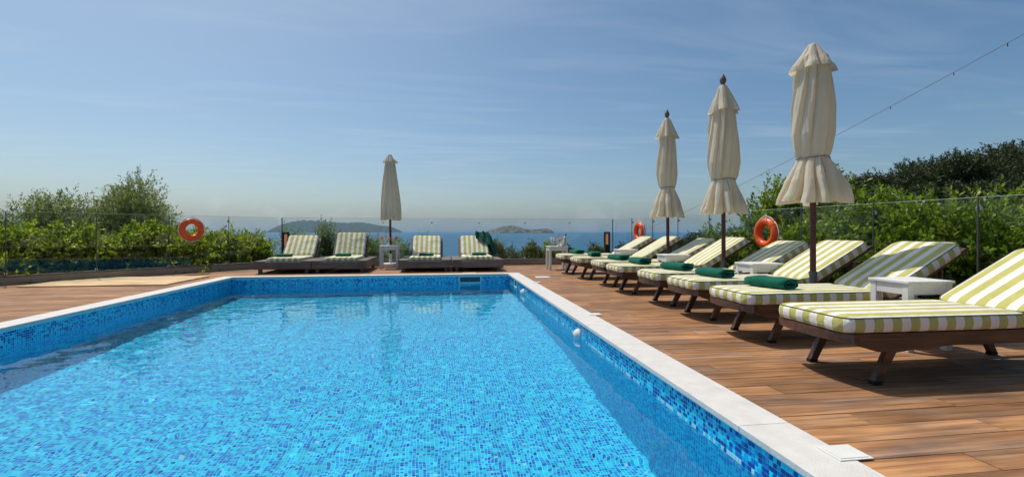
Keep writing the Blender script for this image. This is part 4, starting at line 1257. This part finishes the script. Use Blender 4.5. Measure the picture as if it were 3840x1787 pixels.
# second row, looser, and the olive by the left end
for k, (u, D, h, w) in enumerate(((860, 14.2, 2.55, .8), (980, 14.6, 2.45, .7), (640, 13.6, 2.6, .9))):
    x, y_ = bearing(u, D)
    plant('hedge_shrub', (x, y_, -1.45), rblobs(r2, 8, h, w), 'laurel', ['taller hedge shrub standing between the lifebuoy and the corner lamp post', 'taller hedge shrub behind the corner lamp post', 'taller hedge shrub between the olive tree and the lifebuoy'][k], 'shrub', 'taller shrubs behind the hedge', 130 + k, 560, 12, .085, .024, .9, .34)
x, y_ = bearing(470, 13.2)
bl = rblobs(np.random.default_rng(61), 16, 4.15, 1.35, .30)
plant('olive_tree', (x, y_, -1.7), bl, 'olive', 'tall grey green olive tree rising above the hedge', 'tree', None, 150, 4200, 13, .085, .013, .35, .28, .11, crown='crown')
x, y_ = bearing(180, 12.0)
plant('olive_tree', (x, y_, -1.7), rblobs(np.random.default_rng(62), 14, 3.8, 1.5, .3), 'olive', 'second olive tree farther along the angled fence', 'tree', None, 151, 3400, 13, .085, .013, .35, .28, .11, crown='crown')
# olive shrubs behind the sea fence
for k, (u, D, top, w, lab) in enumerate(((1095, 14.6, .98, .55, 0), (1140, 14.3, .75, .6, 0), (1170, 14.9, 1.05, .50, 0), (1215, 14.5, 1.18, .42, 0), (1290, 14.7, .82, .55, 0), (1340, 14.4, .62, .55, 0), (1395, 14.6, .84, .48, 0), (1470, 14.9, 1.0, .46, 0), (1520, 14.4, .70, .42, 0), (1587, 14.8, .88, .30, 0))):
    x, y_ = bearing(u, D); base = -1.35; h = top - base
    plant('olive_shrub', (x, y_, base), rblobs(np.random.default_rng(70 + k), 8, h, w, .3), 'olive' if k not in (1, 4) else 'laurel', 'wispy shrub behind the sea fence, ' + ORD[k] + ' from the hedge corner', 'shrub', 'olive shrubs behind the sea fence', 160 + k, 430, 13, .075, .013, .9, .27, .03)
# trees on the slope below, seen over the sea fence
def tree(name, u, D, top, base, w, m, label, group, seed, ntw, nb=12, zlo=.45, ll=.22, lw=.05, tl=.5, per=9, trunk=.12):
    x, y_ = bearing(u, D)
    gz = ground_z(x, y_)
    h = top - gz
    return plant(name, (x, y_, gz - .1), rblobs(np.random.default_rng(seed), nb, h, w, zlo), m, label, 'tree', group, seed + 1, ntw, per, ll, lw, .4, tl, trunk, crown='crown')
tree('pine_tree', 1838, 24, .52, 0, 1.05, 'pine_needle', 'yellow green pine behind the robe lounger', None, 200, 2600, 13, .55, .13, .024, .28, 10)
tree('pine_tree', 1925, 26, .12, 0, .9, 'pine_needle', 'lower pine beside the yellow green pine', None, 202, 1900, 11, .6, .13, .024, .28, 10)
tree('broadleaf_tree', 2000, 21, .50, 0, .62, 'pine_needle', 'bushy tree seen through the fence left of the champagne table', None, 204, 2600, 12, .58, .11, .024, .26, 10)
tree('broadleaf_tree', 2070, 21.5, .56, 0, .55, 'laurel', 'bushy tree seen behind the champagne bucket', None, 206, 2200, 11, .58, .11, .024, .26, 10)
tree('broadleaf_tree', 2110, 24, .1, 0, .6, 'dark_leaf', 'dark small tree behind the champagne bucket', None, 208, 1300, 9, .65, .11, .024, .26, 10)
tree('pine_tree', 2243, 25, .30, 0, .62, 'pine_needle', 'round pine beside the sea end lamp post', None, 210, 1700, 10, .66, .13, .024, .26, 10)
tree('broadleaf_tree', 2345, 24, .52, 0, .85, 'dark_leaf', 'dark green tree behind the sea end lounger back', None, 212, 2200, 12, .6, .12, .026, .28, 10)
tree('broadleaf_tree', 2430, 26, .30, 0, .9, 'dark_leaf', 'lower dark tree below the sea end lifebuoy', None, 214, 1800, 11, .6, .12, .026, .28, 10)
tree('broadleaf_tree', 1740, 26, -.25, 0, .9, 'bright', 'low tree top below the sea fence between the platform loungers', None, 216, 1500, 10, .65, .12, .026, .28, 10)
# garden on the right: tall shrubs against the fence
for k, (u, D, top, w, ntw, lab) in enumerate((
        (2690, 10.6, 1.02, .34, 200, 'slender young shrub between two parasols'),
        (2800, 10.4, .75, .55, 480, 'low shrub behind the garden lifebuoy'),
        (2835, 9.8, 1.42, .40, 260, 'open twiggy shrub with thin shoots beside the garden lifebuoy'),
        (2915, 10.2, 2.02, .62, 900, 'tall glossy shrub rising above the fence by the largest parasol'),
        (2990, 9.4, 1.30, .70, 850, 'rounded shrub behind the largest parasol pole'),
        (3135, 9.6, 2.10, .62, 950, 'tall bright shrub on the far side of the largest parasol'),
        (3080, 8.6, 1.05, .72, 900, 'dense low shrub behind the sixth lounger back'),
        (3220, 8.8, 1.42, .80, 1050, 'broad bright shrub at the garden edge'),
        (3370, 8.2, 1.55, .85, 1050, 'broad shrub along the garden fence past the parasols'),
        (3520, 7.6, 1.35, .85, 950, 'leafy shrub along the garden fence beside the last lounger'),
        (3700, 7.2, 1.60, .90, 950, 'leafy shrub at the end of the garden fence'),
        (3860, 6.8, 1.45, .90, 850, 'last shrub in view along the garden fence'))):
    x, y_ = bearing(u, D)
    if x < fence_right(y_) + w * .8: x = fence_right(y_) + w * .8
    gz = -1.0; h = top - gz
    plant('garden_shrub', (x, y_, gz), rblobs(np.random.default_rng(90 + k), 10, h, w, .28), 'bright', lab, 'shrub', 'shrubs along the garden fence', 230 + k, ntw, 13, .090, .022, .85, .32, .04)
# wooded slope beyond the garden
r2 = np.random.default_rng(400)
WL = 'dark round tree on the wooded slope beyond the garden'
for k, (u, D, top, w) in enumerate(((2560, 40, -.1, 1.9), (2660, 44, .1, 2.0), (2760, 38, .55, 1.7), (2860, 36, .6, 1.7), (2960, 40, 1.9, 2.0), (3060, 34, 1.5, 1.9), (3150, 46, 5.2, 2.3), (3200, 40, 5.4, 2.1), (3260, 48, 6.3, 2.5), (3330, 40, 5.9, 2.3), (3410, 46, 7.4, 2.6), (3500, 38, 6.2, 2.3), (3580, 44, 7.8, 2.6), (3670, 36, 6.6, 2.4), (3760, 42, 8.2, 2.7), (3860, 36, 7.4, 2.5), (3130, 30, 2.4, 1.5), (3290, 30, 3.0, 1.7), (3440, 30, 3.3, 1.8), (3620, 29, 3.4, 1.8), (3790, 28, 3.6, 1.8))):
    x, y_ = bearing(u, D); gz = min(ground_z(x, y_), top - 2.2)
    h = top - gz; n = 13
    bl = [(w * r2.uniform(-.6, .6), w * r2.uniform(-.6, .6), h - r2.uniform(.12, .55) * min(h, 2.2 * w), w * .48, w * .48, w * .40) for _ in range(n)]
    plant('slope_tree', (x, y_, gz), bl, 'dark_leaf', WL, 'tree', 'trees on the wooded slope', 420 + k, 1100, 10, .20, .05, .3, .5, .12, crown='crown')
# houses among the slope trees
def house(u, D, z, w, d, h, rz, label):
    x, y_ = bearing(u, D)
    root = thing('house', (x, y_, z), label, 'house', None, rz)
    MB().box(-w / 2, w / 2, -d / 2, d / 2, 0, h, .02).build('wall', M['plaster'], root)
    rf = MB(); e_ = .35; rh = 1.1
    rf.add([(-w / 2 - e_, -d / 2 - e_, h + .01), (w / 2 + e_, -d / 2 - e_, h + .01), (w / 2 + e_, d / 2 + e_, h + .01), (-w / 2 - e_, d / 2 + e_, h + .01), (-w / 2 + 1.2, 0, h + rh), (w / 2 - 1.2, 0, h + rh)],
           [(0, 1, 5, 4), (1, 2, 5), (2, 3, 4, 5), (3, 0, 4), (3, 2, 1, 0)])
    r_ = rf.build('roof', M['roof'], root)
    MB().box(w * .2, w * .2 + .5, .2, .7, h + .3, h + rh + .5, .02).build('chimney', M['plaster'], r_)
    for k in range(3):
        xx = -w * .34 + k * w * .3
        o = MB().box(xx, xx + .9, -d / 2 - .03, -d / 2 + .02, h * .35, h * .8, .01).build('window', M['white'], root)
        MB().box(xx + .07, xx + .83, -d / 2 - .036, -d / 2 - .031, h * .35 + .07, h * .8 - .07).build('pane', M['capmetal'], o)
house(3185, 52, 1.6, 8, 6, 2.8, R(-25), 'house with a clay tile roof half hidden by the slope trees')
house(3025, 48, -3.0, 7, 6, 3.2, R(-15), 'lower house with a clay tile roof behind the garden shrubs')
